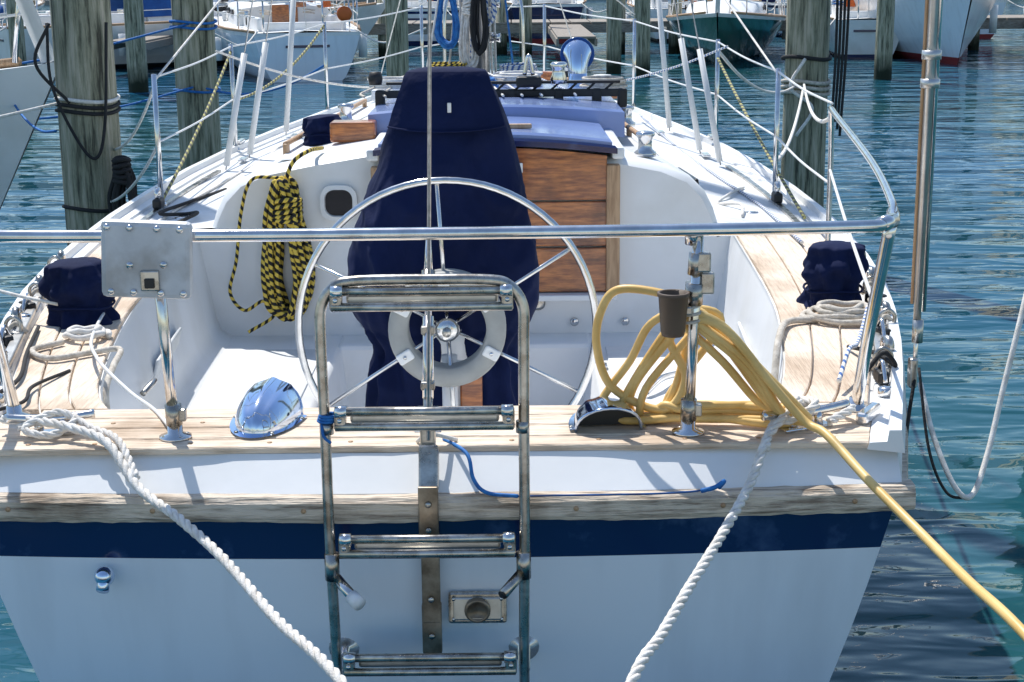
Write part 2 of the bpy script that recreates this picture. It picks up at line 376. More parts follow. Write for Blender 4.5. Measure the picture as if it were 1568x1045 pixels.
for side in (1,-1):
    cb.loft([[Vector((side*x*(1-(y-3)*.06),y,(1.404 if x<.7 else 1.378)+.0-.002*(y-3))) for x in (.70,.80)] for y in (3.15,4,5,6)],geld)
cb.finish('cabin_trunk',boat,True)
cw=M()
for i,(z0,z1) in enumerate(((.85,1.035),(1.04,1.225),(1.23,1.41))):
    cw.box((.13,2.925+.003*(i%2),(z0+z1)/2),(.90,.03,z1-z0-.003),varn,.004)
n=16; pts=[Vector((-.32+.90*i/n,2.91,1.41+.035*math.sin(math.pi*i/n))) for i in range(n+1)]
cw.loft([[Vector((p.x,2.91,1.40)) for p in pts],pts,[Vector((p.x,2.945,p.z)) for p in pts]],varn,smooth=False)
cw.box((.605,2.915,1.11),(.055,.05,.53),oak,.006); cw.box((-.345,2.915,1.11),(.055,.05,.53),oak,.006)
cw.box((.13,2.90,.835),(.98,.08,.025),gel,.006)
cw.box((.215,2.903,1.365),(.05,.006,.04),gel,.003)
cw.box((.13,2.902,1.13),(.025,.008,.05),steeld,.003)
cw.finish('companionway_boards',boat)
hm=M()
def arch(y,x0,x1,z,c,n=14): return [Vector((x0+(x1-x0)*i/n,y,z+c*math.sin(math.pi*i/n))) for i in range(n+1)]
def slab(y0,y1,x0,x1,z0,z1,c,mat,in_=.015):
    A=[arch(y0,x0,x1,z0,c),arch(y0-.0,x0,x1,z1-.01,c),arch(y0+.012,x0+in_*.6,x1-in_*.6,z1,c),arch(y1-.012,x0+in_,x1-in_,z1,c),arch(y1,x0,x1,z0,c)]
    hm.loft(A,mat,smooth=False)
    for k in (0,-1):
        hm.add([A[0][k],A[1][k],A[2][k],A[3][k],A[4][k]],[[0,1,2,3,4]],mat,False)
slab(2.90,3.75,-.34,.60,1.425,1.475,.035,hatchm); slab(2.88,2.915,-.36,.62,1.42,1.452,.035,navyp)
slab(3.6,5.1,-.44,.70,1.41,1.53,.03,hatchm); slab(5.3,5.9,-.2,.45,1.42,1.48,.02,glass)
hm.box((.625,3.3,1.42),(.05,.8,.05),gel,.012); hm.box((-.365,3.3,1.42),(.05,.8,.05),gel,.012)
hm.box((.13,3.05,1.518),(.30,.025,.02),oak,.006)
hm.finish('sliding_hatch',boat,True)
pw=M()
def rrect(cx,cz,w,hh,y,rad=.03,n=6):
    o=[]
    for (sx,sz,a0) in ((1,1,0),(-1,1,90),(-1,-1,180),(1,-1,270)):
        for i in range(n+1):
            a=R(a0+90*i/n); o.append(Vector((cx+sx*(w/2-rad)+rad*math.cos(a),y,cz+sz*(hh/2-rad)+rad*math.sin(a))))
    return o
A=[rrect(-.51,1.225,.15,.145,2.949,.05),rrect(-.51,1.225,.15,.145,2.928,.05),rrect(-.51,1.225,.115,.11,2.925,.04),rrect(-.51,1.225,.110,.105,2.94,.038)]
pw.loft(A,gel,close=True,smooth=False); pw.add(A[-1],[list(range(len(A[-1])))],glass,False)
pw.lathe([(.035,0),(.035,.012),(.02,.02)],(.19,2.86,.76),ringg,16,(0,-1,0)); pw.lathe([(.03,0),(.03,.01),(.018,.014)],(.30,2.945,.80),steeld,16,(0,-1,0))
for side in (1,-1):
    for y in (3.6,4.5,5.4):
        t=(y-2.95)/4.2; pw.box((side*(1.06-.36*t-.08*t*t-.015),y,1.2),(.02,.42,.1),glass,.02,rot=(0,-side*R(8),side*R(5)))
pw.finish('cabin_portlights',boat)
gr=M()
for side in (1,-1):
    def hz(y): return 1.372-.004*(y-3)
    X=lambda y: side*(.80-.055*(y-3.1))
    gr.tube([(X(y),y,hz(y)+.045) for y in (3.4,4.0,4.6,5.2,5.8)],.012,oak,seg=8)
    for y in (3.42,4.0,4.6,5.2,5.78): gr.box((X(y),y,hz(y)+.02),(.022,.07,.055),oak,.006)
gr.finish('teak_handrail',boat)
gr=M()
gr.box((-.50,3.55,1.455),(.20,.12,.09),varn,.012)
gr.box((.16,4.05,1.575),(1.14,.05,.035),black,.006); gr.box((.16,4.05,1.625),(1.1,.03,.014),black,.004)
for x in (-.42,-.2,.0,.2,.42,.60,.72):
    gr.box((x,4.05,1.55),(.045,.06,.09),black,.01)
for k in range(12): 
    x=-.3+.085*k; gr.tube([(x,4.04,1.585),(x+.04,4.04,1.62)],.006,black,seg=6)
gr.box((.28,4.03,1.63),(.12,.09,.05),black,.014); gr.tube([(.26,4.02,1.66),(.28,4.02,1.75),(.30,4.02,1.66)],.01,steel,seg=8)
gr.lathe([(.035,0),(.04,.02),(.03,.05),(.03,.07),(.042,.09),(.03,.1)],(.42,4.02,1.62),steel,16)
gr.lathe([(.03,0),(.035,.03),(.028,.06)],(-.44,4.05,1.62),black,14)
gr.finish('mainsheet_traveler',boat)
def winch(name,c,sc=1,mat=None):
    w=M(); w.lathe([(.055*sc,0),(.055*sc,.02*sc),(.036*sc,.035*sc),(.033*sc,.06*sc),(.036*sc,.09*sc),(.048*sc,.105*sc),(.045*sc,.12*sc),(.02*sc,.125*sc)],c,steel,20)
    w.finish(name)
random.seed(8)
for c in ((.76,3.22,1.37),(-.62,4.4,1.40),(.78,4.6,1.36),(.15,5.95,1.43),(-.25,6.0,1.43)): winch('winch',c,.85)
cd=M()
for i in range(26):
    x=random.uniform(-.55,.75); y=random.uniform(5.0,6.8); cd.box((x,y,1.46+random.uniform(0,.05)),(random.uniform(.03,.1),random.uniform(.04,.12),random.uniform(.03,.12)),random.choice([black,steel,gel,black,oak,varn]),.01,rot=(0,0,random.random()*3))
for i in range(9):
    x0=random.uniform(-.15,.2); x1=x0+random.uniform(.2,.5)*random.choice((-1,1))
    cd.tube([(x0,6.0,1.5),( (x0+x1)/2,5.2,1.60),(x1,4.3,1.57),(x1+.03,3.9,1.575)],.006,random.choice([ropew,wbrope,ropeb,ropew]),seg=6)
for k in range(7):
    cx,cy=random.uniform(-.6,.7),random.uniform(4.3,6)
    for t in range(4): cd.tube([(cx+.09*math.cos(a)*(1+.3*random.random()),cy+.12*math.sin(a),1.575+.012*t) for a in [i*.9 for i in range(7)]],.007,[ropew,ybrope,ropeblue,ropeb,wbrope,ropew,ropew][k],seg=6,closed=True)
for side in (1,-1):
    cd.tube([(side*1.0,6.4,1.25),(side*1.12,5.2,1.17),(side*1.2,4.2,1.15),(side*1.28,3.4,1.13),(side*1.30,2.5,1.12)],.007,[ropew,wbrope][side>0],seg=7)
    # genoa tracks & cars, chainplate covers, deck fill caps, mooring chock
    cd.loft([[Vector((side*(bw(y)-.16+dx),y,sh(y)+dz)) for dx,dz in ((-.012,.004),(-.012,.02),(.012,.02),(.012,.004))] for y in (3.0,3.4,3.8,4.2,4.6)],steeld,smooth=False)
    cd.box((side*(bw(3.5)-.16),3.5,sh(3.5)+.04),(.04,.09,.045),black,.01); cd.lathe([(.03,-.01),(.034,0),(.03,.01)],(side*(bw(3.5)-.16),3.5,sh(3.5)+.08),steel,14,(1,0,0))
    for y in (4.9,5.8): cd.box((side*(bw(y)-.20),y,sh(y)+.03),(.04,.12,.012),steel,.004)
    cd.lathe([(.03,0),(.03,.008),(.01,.01)],(side*1.22,3.25,sh(3.25)+.012),steel,16)
    cd.box((side*(bw(5.4)-.03),5.4,sh(5.4)+.055),(.03,.14,.02),steel,.006)
cd.tube([(1.16,3.1,1.13),(1.18,3.3,1.15),(1.10,3.45,1.13),(1.17,3.6,1.15),(1.28,3.9,1.14)],.007,ropew,seg=7)
cd.tube([(-1.2,3.05,1.13),(-1.14,3.2,1.15),(-1.22,3.3,1.13),(-1.30,3.2,1.15),(-1.25,3.6,1.14),(-1.16,4.0,1.14)],.008,rubber,seg=7)
cd.finish('running_rigging_deck',boat)

ms=M()
ms.tube([(0,6.0,1.35),(0,6.0,13)],.07,alu,seg=16,smooth=False)
ms.box((0,6.0,1.43),(.24,.26,.06),gel,.01)
for z in (1.75,1.95): ms.lathe([(.03,0),(.03,.03),(.02,.05),(.028,.07)],(.07,6,z),steel,12,(1,-.3,0)); ms.lathe([(.03,0),(.03,.03),(.02,.05),(.028,.07)],(-.07,6,z),steel,12,(-1,-.3,0))
for i in range(7):
    a=i*.9; ms.tube([(.11*math.cos(a),6+.11*math.sin(a)-.02,1.5),(.10*math.cos(a),6+.1*math.sin(a),3.),(.07*math.cos(a),6+.08*math.sin(a),12.5)],.007,[ropew,rubber,ropeblue,wbrope,ropew,rubber,ropeb][i],seg=6)
ms.finish('mast',boat)
def coil(c,w,hh,mat,r,n=8,jit=.012,depth=.03,wrap=True,sd=1,wt=.5):
    m=M(); c=Vector(c); rd=random.Random(sd)
    for k in range(n):
        ww=w*(1-.7*k/n*rd.random()-.15*rd.random()); h2=hh*(1-.16*rd.random()); oy=depth*(rd.random()-.5); ox=rd.uniform(-jit,jit); kk=rd.uniform(-.3,.3)
        pts=[]
        for i in range(12):
            a=2*math.pi*i/12; pinch=.50+.5*max(0,.4-math.sin(a+kk*.3))/1.4*1.3
            pts.append(c+Vector((ox+ww*math.cos(a)*pinch+rd.uniform(-1,1)*jit*.5,oy+rd.uniform(-1,1)*.010,h2*math.sin(a)+rd.uniform(-1,1)*.006)))
        m.tube(pts,r,mat,seg=7,n=5,closed=True)
    if wrap:
        for k in range(5):
            z=c.z+hh*.42+k*r*2.1
            m.tube([(c.x+w*wt*math.cos(a),c.y+(depth*.5+r*1.5)*math.sin(a),z+.006*math.sin(a*2+k)) for a in [i*math.pi/4 for i in range(8)]],r,mat,seg=7,n=3,closed=True)
    return m
coil((-.17,5.85,1.90),.085,.20,ropeblue,.008,10,sd=2).finish('blue_rope_coil')
coil((.02,5.80,1.92),.05,.26,rubber,.009,8,sd=3).finish('black_rope_coil')
coil((-.04,5.82,1.80),.06,.22,ropew,.008,6,sd=4).finish('white_rope_coil')
coil((.08,5.82,1.98),.035,.16,wbrope,.007,5,sd=5).finish('rope_coil')
hr=coil((-.72,2.87,1.05),.105,.29,ybrope,.0095,24,.022,depth=.10,sd=7,wt=.62)
hr.tube([(-.74,2.86,1.34),(-.85,2.88,1.33),(-.90,2.89,1.2),(-.93,2.89,1.0),(-.96,2.88,.87),(-.90,2.85,.80),(-.82,2.84,.84),(-.78,2.84,.78),(-.88,2.8,.72)],.0070,ybrope,seg=7)
hr.tube([(-.72,2.86,1.3),(-.68,2.86,1.4),(-.62,2.92,1.44),(-.6,3.2,1.42)],.0085,ybrope,seg=7)
hr.finish('hanging_rope_coil')
sr=M()
for side in (1,-1):
    for (x,y,tt,wh) in ((1.30,5.0,8,.62),(1.22,5.9,12.5,.8),(1.36,4.6,8,.6)):
        z=sh(y)+.02
        top=Vector((side*.04,6,tt)); b=Vector((side*x*.93,y,z)); d=(top-b).normalized()
        sr.tube([b,top],.004,wire,seg=6,smooth=False)
        sr.tube([b+d*.02,b+d*wh],.016,whitep,seg=10,smooth=False)
sr.tube([(0,-.03,1.12),(0,6,13)],.0045,wire,seg=8,smooth=False)
sr.tube([(0,9,1.4),(0,6,13)],.005,wire,seg=6,smooth=False)
sr.finish('standing_rigging',boat)
bt=M()
bd=(Vector((0,6,13))-Vector((0,-.03,1.12))).normalized(); b0=Vector((-.002,-.045,1.05))
P=lambda t: b0+bd*t
bt.tube([P(.12),P(.17)],.011,steeld,seg=10,smooth=False); bt.tube([P(.17),P(.36)],.013,steel,seg=12,smooth=False)
bt.tube([P(.36),P(.46)],.008,steel,seg=10,smooth=False); bt.tube([P(.46),P(.56)],.011,steel,seg=10,smooth=False,r2=.006)
bt.tube([P(.40),P(.47)],.016,steeld,seg=10,smooth=False)
bt.box(P(.09),(.035,.03,.08),steeld,.006); bt.box(P(.14),(.05,.02,.02),steeld,.004); bt.box(P(.20),(.032,.03,.02),steeld,.004); bt.box(P(.33),(.032,.03,.02),steeld,.004)
bt.lathe([(.01,-.03),(.01,.03)],P(.1),steel,10,(1,0,0))
bt.box((0,-.03,1.055),(.045,.05,.10),steeld,.006,rot=(R(-25),0,0))
bt.box((0,-.087,.965),(.045,.012,.13),bronze,.003); bt.box((0,-.05,.80),(.042,.014,.22),bronze,.003)
bt.box((0,-.045,.675),(.045,.022,.12),bronze,.003)
for z in (.99,.93,.75,.66): bt.lathe([(.008,0),(.006,.005)],(0,-.095 if z>.9 else -.060,z),steeld,10,(0,-1,0))
bt.finish('backstay_chainplate',boat)

pp=M()
r1=.0127
pp.tube([(-1.035,.32,1.09),(-1.045,.25,1.3),(-1.075,.22,1.50),(-1.075,.19,1.555),(-1.04,.13,1.572),(-.97,.10,1.571),(-.6,.075,1.572),(0,.06,1.574),(.6,.075,1.574),(.97,.10,1.574),(1.04,.13,1.574),(1.075,.19,1.577),(1.085,.24,1.585)],.0145,steel,seg=14,n=8)
pp.tube([(1.07,.17,1.578),(1.10,.32,1.60),(1.17,.85,1.63),(1.26,1.75,1.665),(1.29,2.0,1.67),(1.315,2.12,1.64),(1.33,2.17,1.50),(1.335,2.19,1.1)],.0100,steel,seg=12,n=8)
pp.tube([(1.045,.24,1.38),(1.17,1.1,1.40),(1.325,2.15,1.44)],.0050,whitep,seg=8)
for side in (1,-1):
    x=.60*side
    pp.tube([(x*1.02,.085,1.56),(x*1.0,.12,1.08)],r1,steel,seg=12,smooth=False)
    if side>0: pp.tube([(side*1.065,.17,1.570),(side*1.045,.25,1.3),(side*1.035,.31,1.09)],.0150,steel,seg=12)
    pp.lathe([(.038,0),(.038,.006),(.018,.012),(.017,.04)],(x,.12,1.086),steel,18)
    for k in range(4):
        a=k*math.pi/2+.6; pp.lathe([(.005,0),(.004,.003)],(x+.029*math.cos(a),.12+.029*math.sin(a),1.092),steeld,8)
    pp.lathe([(.038,0),(.038,.006),(.019,.012),(.018,.03)],(side*1.035,.31,1.086),steel,18)
    pp.tube([(x,.118,1.12),(x,.113,1.17)],.019,steeld,seg=12,smooth=False); pp.box((x+.022,.112,1.145),(.016,.02,.03),steeld,.003)
    pp.tube([(x,.09,1.54),(x,.086,1.585)],.018,steel,seg=12,smooth=False)
pp.tube([(1.03,.12,1.574),(1.068,.165,1.577)],.018,steel,seg=12,smooth=False)
pp.tube([(.605,.098,1.40),(.606,.092,1.45)],.021,steeld,seg=12,smooth=False); pp.box((.635,.09,1.45),(.03,.02,.05),steeld,.004)
pp.box((.625,.08,1.50),(.03,.02,.045),steeld,.004); pp.tube([(.606,.09,1.47),(.609,.087,1.52)],.018,steeld,seg=10,smooth=False)
for a in range(3): pp.tube([(.60+.02*math.cos(t+a),.1+.02*math.sin(t+a),1.35+.02*a+.002*t) for t in range(7)],.004,ropeb,seg=6)
pp.finish('stern_pulpit',boat)
ll=M()
LST={1:[(1.335,2.2),(1.37,3.56),(1.33,5.3),(1.0,6.9),(.45,8.3)],-1:[(1.37,3.56),(1.33,5.3),(1.0,6.9),(.45,8.3)]}
for side in (1,-1):
    for (x,y) in LST[side]:
        z=sh(y)
        if not(side>0 and y<2.5): ll.tube([(side*x,y,z),(side*x*1.0,y,z+.60)],.0120,steel,seg=10,smooth=False)
        ll.lathe([(.03,0),(.02,.03)],(side*x,y,z+.005),steel,12)
    for hh in (.585,.30):
        pts=[Vector((side*x,y,sh(y)+hh)) for x,y in LST[side]]
        for a,b in zip(pts,pts[1:]):
            m_=(a+b)/2; m_.z-=.012; ll.tube([a,m_,b],.0048,whitep,seg=8)
        ll.tube([pts[-1],Vector((side*.2,8.85,1.33+hh*.9))],.0048,whitep,seg=6,smooth=False)
ll.tube([(-.3,8.6,1.32),(-.28,8.65,1.9),(-.15,9.0,1.95),(0,9.1,1.95),(.15,9.0,1.95),(.28,8.65,1.9),(.3,8.6,1.32)],.0125,steel,seg=10)
ll.finish('lifelines',boat)

# ---- stern ladder
ld=M(); LX=.211; LY=-.155
ld.tube([(-LX,LY+.03,.56),(-LX,LY+.01,.72),(-LX-.003,LY,.95),(-LX-.004,LY,1.2),(-LX-.006,LY,1.38),(-LX-.002,LY,1.455),(-LX+.025,LY,1.497),(-LX+.07,LY,1.510),(0,LY,1.512),(LX-.07,LY,1.510),(LX-.025,LY,1.497),(LX+.002,LY,1.455),(LX+.004,LY,1.38),(LX+.003,LY,1.2),(LX+.003,LY,.95),(LX,LY+.01,.72),(LX,LY+.03,.56)],.0120,steeld,seg=14)
for z in (1.478,1.215,.925,.645):
    for (dy,dz) in ((-.0,.012),(.0,-.022)):
        ld.tube([(-LX+.02,LY+dy-.012,z+dz),(LX-.02,LY+dy-.012,z+dz)],.0095,steeld,seg=12,smooth=False)
    ld.box((0,LY+.012,z-.008),(2*LX-.1,.02,.022),alu,.006)
    for s_ in (1,-1):
        ld.tube([(s_*(LX-.045),LY-.012,z+.012),(s_*(LX-.02),LY-.012,z+.012)],.0135,steel,seg=12,smooth=False)
        ld.box((s_*(LX-.03),LY-.005,z-.006),(.026,.028,.05),steeld,.006)
        ld.lathe([(.006,0),(.005,.004)],(s_*(LX-.03),LY-.02,z-.006),steel,8,(0,-1,0))
for s_ in (1,-1):
    ld.tube([(s_*LX,LY,.90),(s_*LX,LY,.84)],.0165,steeld,seg=12,smooth=False)
    ld.tube([(s_*LX,LY,1.20),(s_*LX,LY,1.175)],.0150,steeld,seg=12,smooth=False)
    ld.lathe([(.036,0),(.036,.008),(.015,.016),(.013,.13)],(s_*LX,.02,.60),steel,18,(0,-1,0))
ld.tube([(-.205,LY+.0,.845),(-.155,LY-.06,.815)],.012,steel,seg=12,smooth=False); ld.tube([(-.165,LY-.05,.82),(-.145,LY-.072,.81)],.016,gel,seg=12,smooth=False)
ld.tube([(.21,LY+.0,.855),(.165,LY-.06,.825)],.012,steeld,seg=12,smooth=False); ld.lathe([(.0105,0),(.0105,.001)],(.164,LY-.0615,.8245),black,12,(-.55,-.75,-.37))
for t in range(3): ld.tube([(-LX+.018*math.cos(a)+.002*t,LY+.018*math.sin(a),1.205+.006*t) for a in [i*1.05 for i in range(6)]],.0035,ropeblue,seg=6,closed=True)
ld.tube([(-LX-.01,LY-.01,1.2),(-LX-.005,LY-.02,1.175),(-LX+.01,LY-.02,1.16)],.0035,ropeblue,seg=6)
ld.finish('boarding_ladder')

ex=M()
ex.box((.105,-.028,.717),(.135,.014,.075),steeld,.008,rot=(R(-8),0,0)); ex.box((.105,-.036,.717),(.112,.01,.055),alu,.006,rot=(R(-8),0,0))
ex.lathe([(.03,0),(.03,.012),(.024,.016),(.024,.008)],(.105,-.038,.717),bronze,20,(0,-1,-.1))
for dx in (-.055,.055):
    for dz in (-.025,.025): ex.lathe([(.005,0),(.004,.003)],(.105+dx,-.04,.717+dz),steel,8,(0,-1,0))
ex.finish('exhaust_plate',boat)
def clam(name,c,a,l,hh,rot,mat):
    m=M(); rz=Matrix.Rotation(rot,3,'Z'); c=Vector(c); nt_=24; npn=14; vs=[]
    for i in range(npn+1):
        ph=i/npn*math.pi/2; k=math.cos(ph)**.8 if i<npn else 0.02; y=l*math.sin(ph)
        for j in range(nt_+1):
            th=math.pi*j/nt_; x=a*k*math.cos(th); z=hh*k*math.sin(th)**.9 if 0<j<nt_ else 0
            z+=.006*k*(math.exp(-((th-1.57)/.16)**2)+.7*math.exp(-((th-.95)/.14)**2)+.7*math.exp(-((th-2.19)/.14)**2))
            vs.append(c+rz@Vector((x,y-(.03*(z/hh) if i<3 else 0)*(3-i)/3,z+.003)))
    fs=[[i*(nt_+1)+j,i*(nt_+1)+j+1,(i+1)*(nt_+1)+j+1,(i+1)*(nt_+1)+j] for i in range(npn) for j in range(nt_)]
    m.add(vs,fs,mat)
    fl=[]
    for s_ in (1.0,1.17):
        fl.append([c+rz@Vector((a*s_*math.cos(t),(l*s_*math.sin(t)) if math.sin(t)>0 else 0,.004 if s_>1.1 else .006)) for t in [math.pi*q/20 for q in range(21)]])
    m.loft(fl,mat)
    for t in (.15,1.0,2.1,2.99): m.lathe([(.006,0),(.005,.003)],c+rz@Vector((a*1.1*math.cos(t),l*1.09*math.sin(t),.004)),steeld,8)
    m.tube([c+rz@Vector((a*math.cos(math.pi*j/14),-.03*math.sin(math.pi*j/14),hh*math.sin(math.pi*j/14)**.85 if 0<j<14 else 0)) for j in range(15)],.004,mat,seg=8,raw=True)
    th=[c+rz@Vector((a*.93*math.cos(math.pi*j/14),.035,.92*hh*math.sin(math.pi*j/14)**.85 if 0<j<14 else 0)) for j in range(15)]
    m.add([v+Vector((0,0,.004)) for v in th],[list(range(15))],black,False)  # black sheet stands in for the shade inside the vent mouth
    return m.finish(name)
clam('clamshell_vent',(-.40,.29,1.088),.076,.17,.082,R(174),chromeb)
clam('clamshell_vent',(.415,.14,1.088),.078,.16,.062,R(6),chromeb)
sm=M(); sm.lathe([(.022,0),(.024,.006),(.02,.02),(.01,.03)],(-.75,-.02,.80),chromeb,16,(0,-1,.2)); sm.tube([(-.75,-.02,.80),(-.75,-.05,.775)],.015,chromeb,seg=10,smooth=False); sm.finish('transom_drain',boat)

mp_=M(); pc=Vector((-.622,.045,1.525))
mp_.box(pc,(.20,.035,.175),plate,.012,rot=(0,R(3),R(2)))
for dx in (-.08,-.03,.03,.08):
    for dz in (-.072,.072): mp_.lathe([(.008,0),(.008,.004),(.004,.007)],pc+Vector((dx,-.018,dz-dx*.05)),steel,10,(0,-1,0))
for dx,dz in ((-.035,.0),(.04,.0)): mp_.lathe([(.008,0),(.008,.004)],pc+Vector((dx,-.018,dz-.01)),steel,10,(0,-1,0))
mp_.box(pc+Vector((.008,-.02,-.045)),(.042,.012,.046),steeld,.003); mp_.box(pc+Vector((.008,-.028,-.05)),(.022,.008,.022),black,.002)  # small black block stands in for the shaded square hole
mp_.box(pc+Vector((0,.03,.06)),(.16,.03,.03),alu,.006)
mp_.finish('outboard_motor_bracket')

wh=M(); WC=Vector((-.005,1.22,1.09)); WR=.45
circ=lambda r,y,n=72: [WC+Vector((r*math.cos(2*math.pi*i/n),y,r*math.sin(2*math.pi*i/n))) for i in range(n)]
wh.tube(circ(WR,0),.0115,steel,seg=12,closed=True,raw=True)
for a in (93,33,-27,-87,-147,153):
    a=R(a); d=Vector((math.cos(a),0,math.sin(a))); wh.tube([WC+d*.03+Vector((0,.02,0)),WC+d*WR],.0065,steel,seg=8,smooth=False)
wh.lathe([(.035,-.03),(.04,0),(.035,.03),(.02,.04)],WC,steel,20,(0,-1,0)); wh.lathe([(.014,0),(.014,.02)],WC+Vector((0,-.04,0)),steeld,12,(0,-1,0))
wh.finish('steering_wheel')
wp=M(); rs=[]
for i in range(49):
    a=2*math.pi*i/48; d=Vector((math.cos(a),0,math.sin(a)))
    rs.append([WC+d*r+Vector((0,y,0)) for r,y in ((.118,.04),(.118,-.02),(.122,-.03),(.17,-.03),(.178,-.02),(.178,.04))])
wp.loft(rs,ringg)
for a in (-28,-148,33,153,93):
    a=R(a); d=Vector((math.cos(a),0,math.sin(a))); wp.box(WC+d*.15+Vector((0,-.035,0)),(.05,.014,.035),gel,.006,rot=(0,-a,0)); wp.lathe([(.006,0),(.006,.004)],WC+d*.15+Vector((0,-.042,0)),steel,8,(0,-1,0))
wp.finish('wheel_autopilot_ring')
pd=M(); pd.lathe([(.10,0),(.09,.05),(.075,.4),(.08,.75),(.09,.8)],(-.01,1.5,.24),gel,24); pd.tube([(-.01,1.22,1.09),(-.01,1.5,1.05)],.02,steel,seg=12,smooth=False)
pd.box((.06,1.38,.80),(.07,.03,.22),varn,.006); pd.tube([(-.005,1.33,.30),(-.005,1.33,.98)],.025,gel,seg=14,smooth=False); pd.box((.03,1.33,.93),(.05,.05,.06),gel,.012)
pd.finish('steering_pedestal')
cv=M(); prof=[(1.850,.070,.03),(1.845,.115,.06),(1.80,.138,.085),(1.72,.168,.10),(1.60,.205,.12),(1.45,.245,.14),(1.33,.272,.15),(1.22,.290,.155),(1.13,.292,.15),(1.06,.270,.14),(1.0,.240,.13),(.95,.218,.12),(.88,.228,.12),(.78,.245,.125),(.66,.262,.13),(.5,.27,.13),(.35,.27,.13)]
secs=[]
def pint(z,i):
    t=[(-p[0],p[i]) for p in prof]; return smooth_interp(t,-z)
cxo=lambda z: -.03+.012*math.sin(z*5)+.022*max(0,(z-1.4)/.45)
NZ=150; NA=120
for k in range(NZ):
    z=1.850-(1.850-.35)*k/(NZ-1)
    w=pint(z,1); d=pint(z,2); c=[]
    for j in range(NA):
        a=2*math.pi*j/NA; ca,sa=math.cos(a),math.sin(a); e=.66
        x=w*math.copysign(abs(ca)**e,ca); y=d*math.copysign(abs(sa)**e,sa)
        f=min(1,(1.86-z)*2.2)
        v1=noise.noise(Vector((x*7,y*5+4,z*1.6))); v2=1-abs(noise.noise(Vector((x*10+z*5,y*8,z*3.2-x*3))))*2
        v3=1-abs(noise.noise(Vector((x*22-z*9+3,y*18,z*8))))*2
        disp=f*(.026*v1+.015*v2+.005*v3)
        if z<1.02: disp+=.010*math.sin(a*11+z*2+v1*3)
        r=1+disp/max(w,.12)
        c.append(Vector((cxo(z)+x*r,1.56+y*(1+disp/.085),z)))
    secs.append(c)
cv.loft(secs,canvas,close=True,cap=True)
flap=[]
for k in range(12):
    z=1.840-.165*k/11; w=pint(z,1)+.008; d=pint(z,2)+.018+.012*k/11
    flap.append([Vector((cxo(z)+w*.95*(-1+2*i/16),1.56-d*(1-abs(-1+2*i/16)**4*.35)-.004+.004*noise.noise(Vector((i*.6,z*12,0))),z-.012*(1-abs(-1+2*i/16)**2)*(k/11))) for i in range(17)])
cv.loft(flap,canvas)
cv.tube([p+Vector((0,-.003,0)) for p in flap[-1]],.003,canvas,seg=6,raw=True)
cv.box((.005,1.56-.132,1.735),(.012,.006,.03),whitep,.002)
cv.finish('pedestal_cover')

def wcover(name,c,r,hh,tilt=0):
    m=M(); P=[]
    for k in range(34):
        t=k/33
        rr=r*(1.0-.05*t+.075*math.cos(t*11)); 
        if t>.88: rr*=(1-.9*((t-.88)/.12)**2.2)
        P.append((rr,hh*(t if t<.88 else .88+(t-.88)*.7)))
    m.lathe(P,c,canvas,56,(tilt,0,1),wob=.30)
    m.tube([(c[0]+r*1.02*math.cos(a),c[1]+r*1.02*math.sin(a),c[2]+hh*.30+.004*math.sin(3*a)) for a in [i*.524 for i in range(12)]],.004,canvas,seg=6,closed=True)
    return m.finish(name,None)
wcover('winch_cover',(-1.150,1.38,1.08),.098,.215,-.04)
wcover('winch_cover',(1.215,1.50,1.08),.090,.225,0.03)
wcover('winch_cover',(-.66,3.75,1.385),.085,.13,-.1)

def spiral(m,c,r0,r1,turns,rad,mat,zstep=.0):
    pts=[]
    n=int(turns*10)
    for i in range(n+1):
        a=2*math.pi*i/10; r=r0+(r1-r0)*i/n
        pts.append((c[0]+r*math.cos(a)*(1+.08*math.sin(i*1.7)),c[1]+r*math.sin(a)*(.9+.08*math.sin(i*.9)),c[2]+zstep*i/10+.004*math.sin(i*2.3)))
    m.tube(pts,rad,mat,seg=8,n=4)
rp=M()
spiral(rp,(1.20,1.28,1.10),.12,.06,4,.0095,ropeb,.010); 
rp.tube([(1.12,1.25,1.10),(1.02,1.2,1.105),(.96,1.0,1.10),(.935,.9,1.03),(.92,.85,.9)],.0105,ropeb,seg=8)
rp.tube([(1.30,1.35,1.14),(1.28,1.1,1.10),(1.2,.9,1.10),(1.16,.7,1.1)],.0085,ropeb,seg=8)
rp.finish('sheet_rope')
rp=M()
spiral(rp,(-1.07,1.12,1.10),.065,.04,2,.0095,ropew,.012)
rp.tube([(-1.12,1.05,1.1),(-1.18,.95,1.10),(-1.10,.85,1.10),(-1.0,.92,1.10),(-.93,.95,1.10),(-.90,.75,1.10),(-.885,.6,1.06),(-.86,.55,.9)],.009,ropeb,seg=8)
rp.tube([(-1.25,1.25,1.1),(-1.18,.9,1.105),(-1.12,.62,1.10),(-1.14,.42,1.10)],.006,rubber,seg=8)
rp.tube([(-1.14,1.9,1.12),(-1.04,1.1,1.12),(-.93,.7,1.14),(-.80,.5,1.10),(-.7,.35,1.09),(-.62,.16,1.10)],.0050,whitep,seg=8)
rp.tube([(-1.02,.75,1.09),(-1.06,.55,1.10),(-1.04,.40,1.10),(-1.10,.3,1.10)],.005,rubber,seg=8)
rp.finish('sheet_rope')
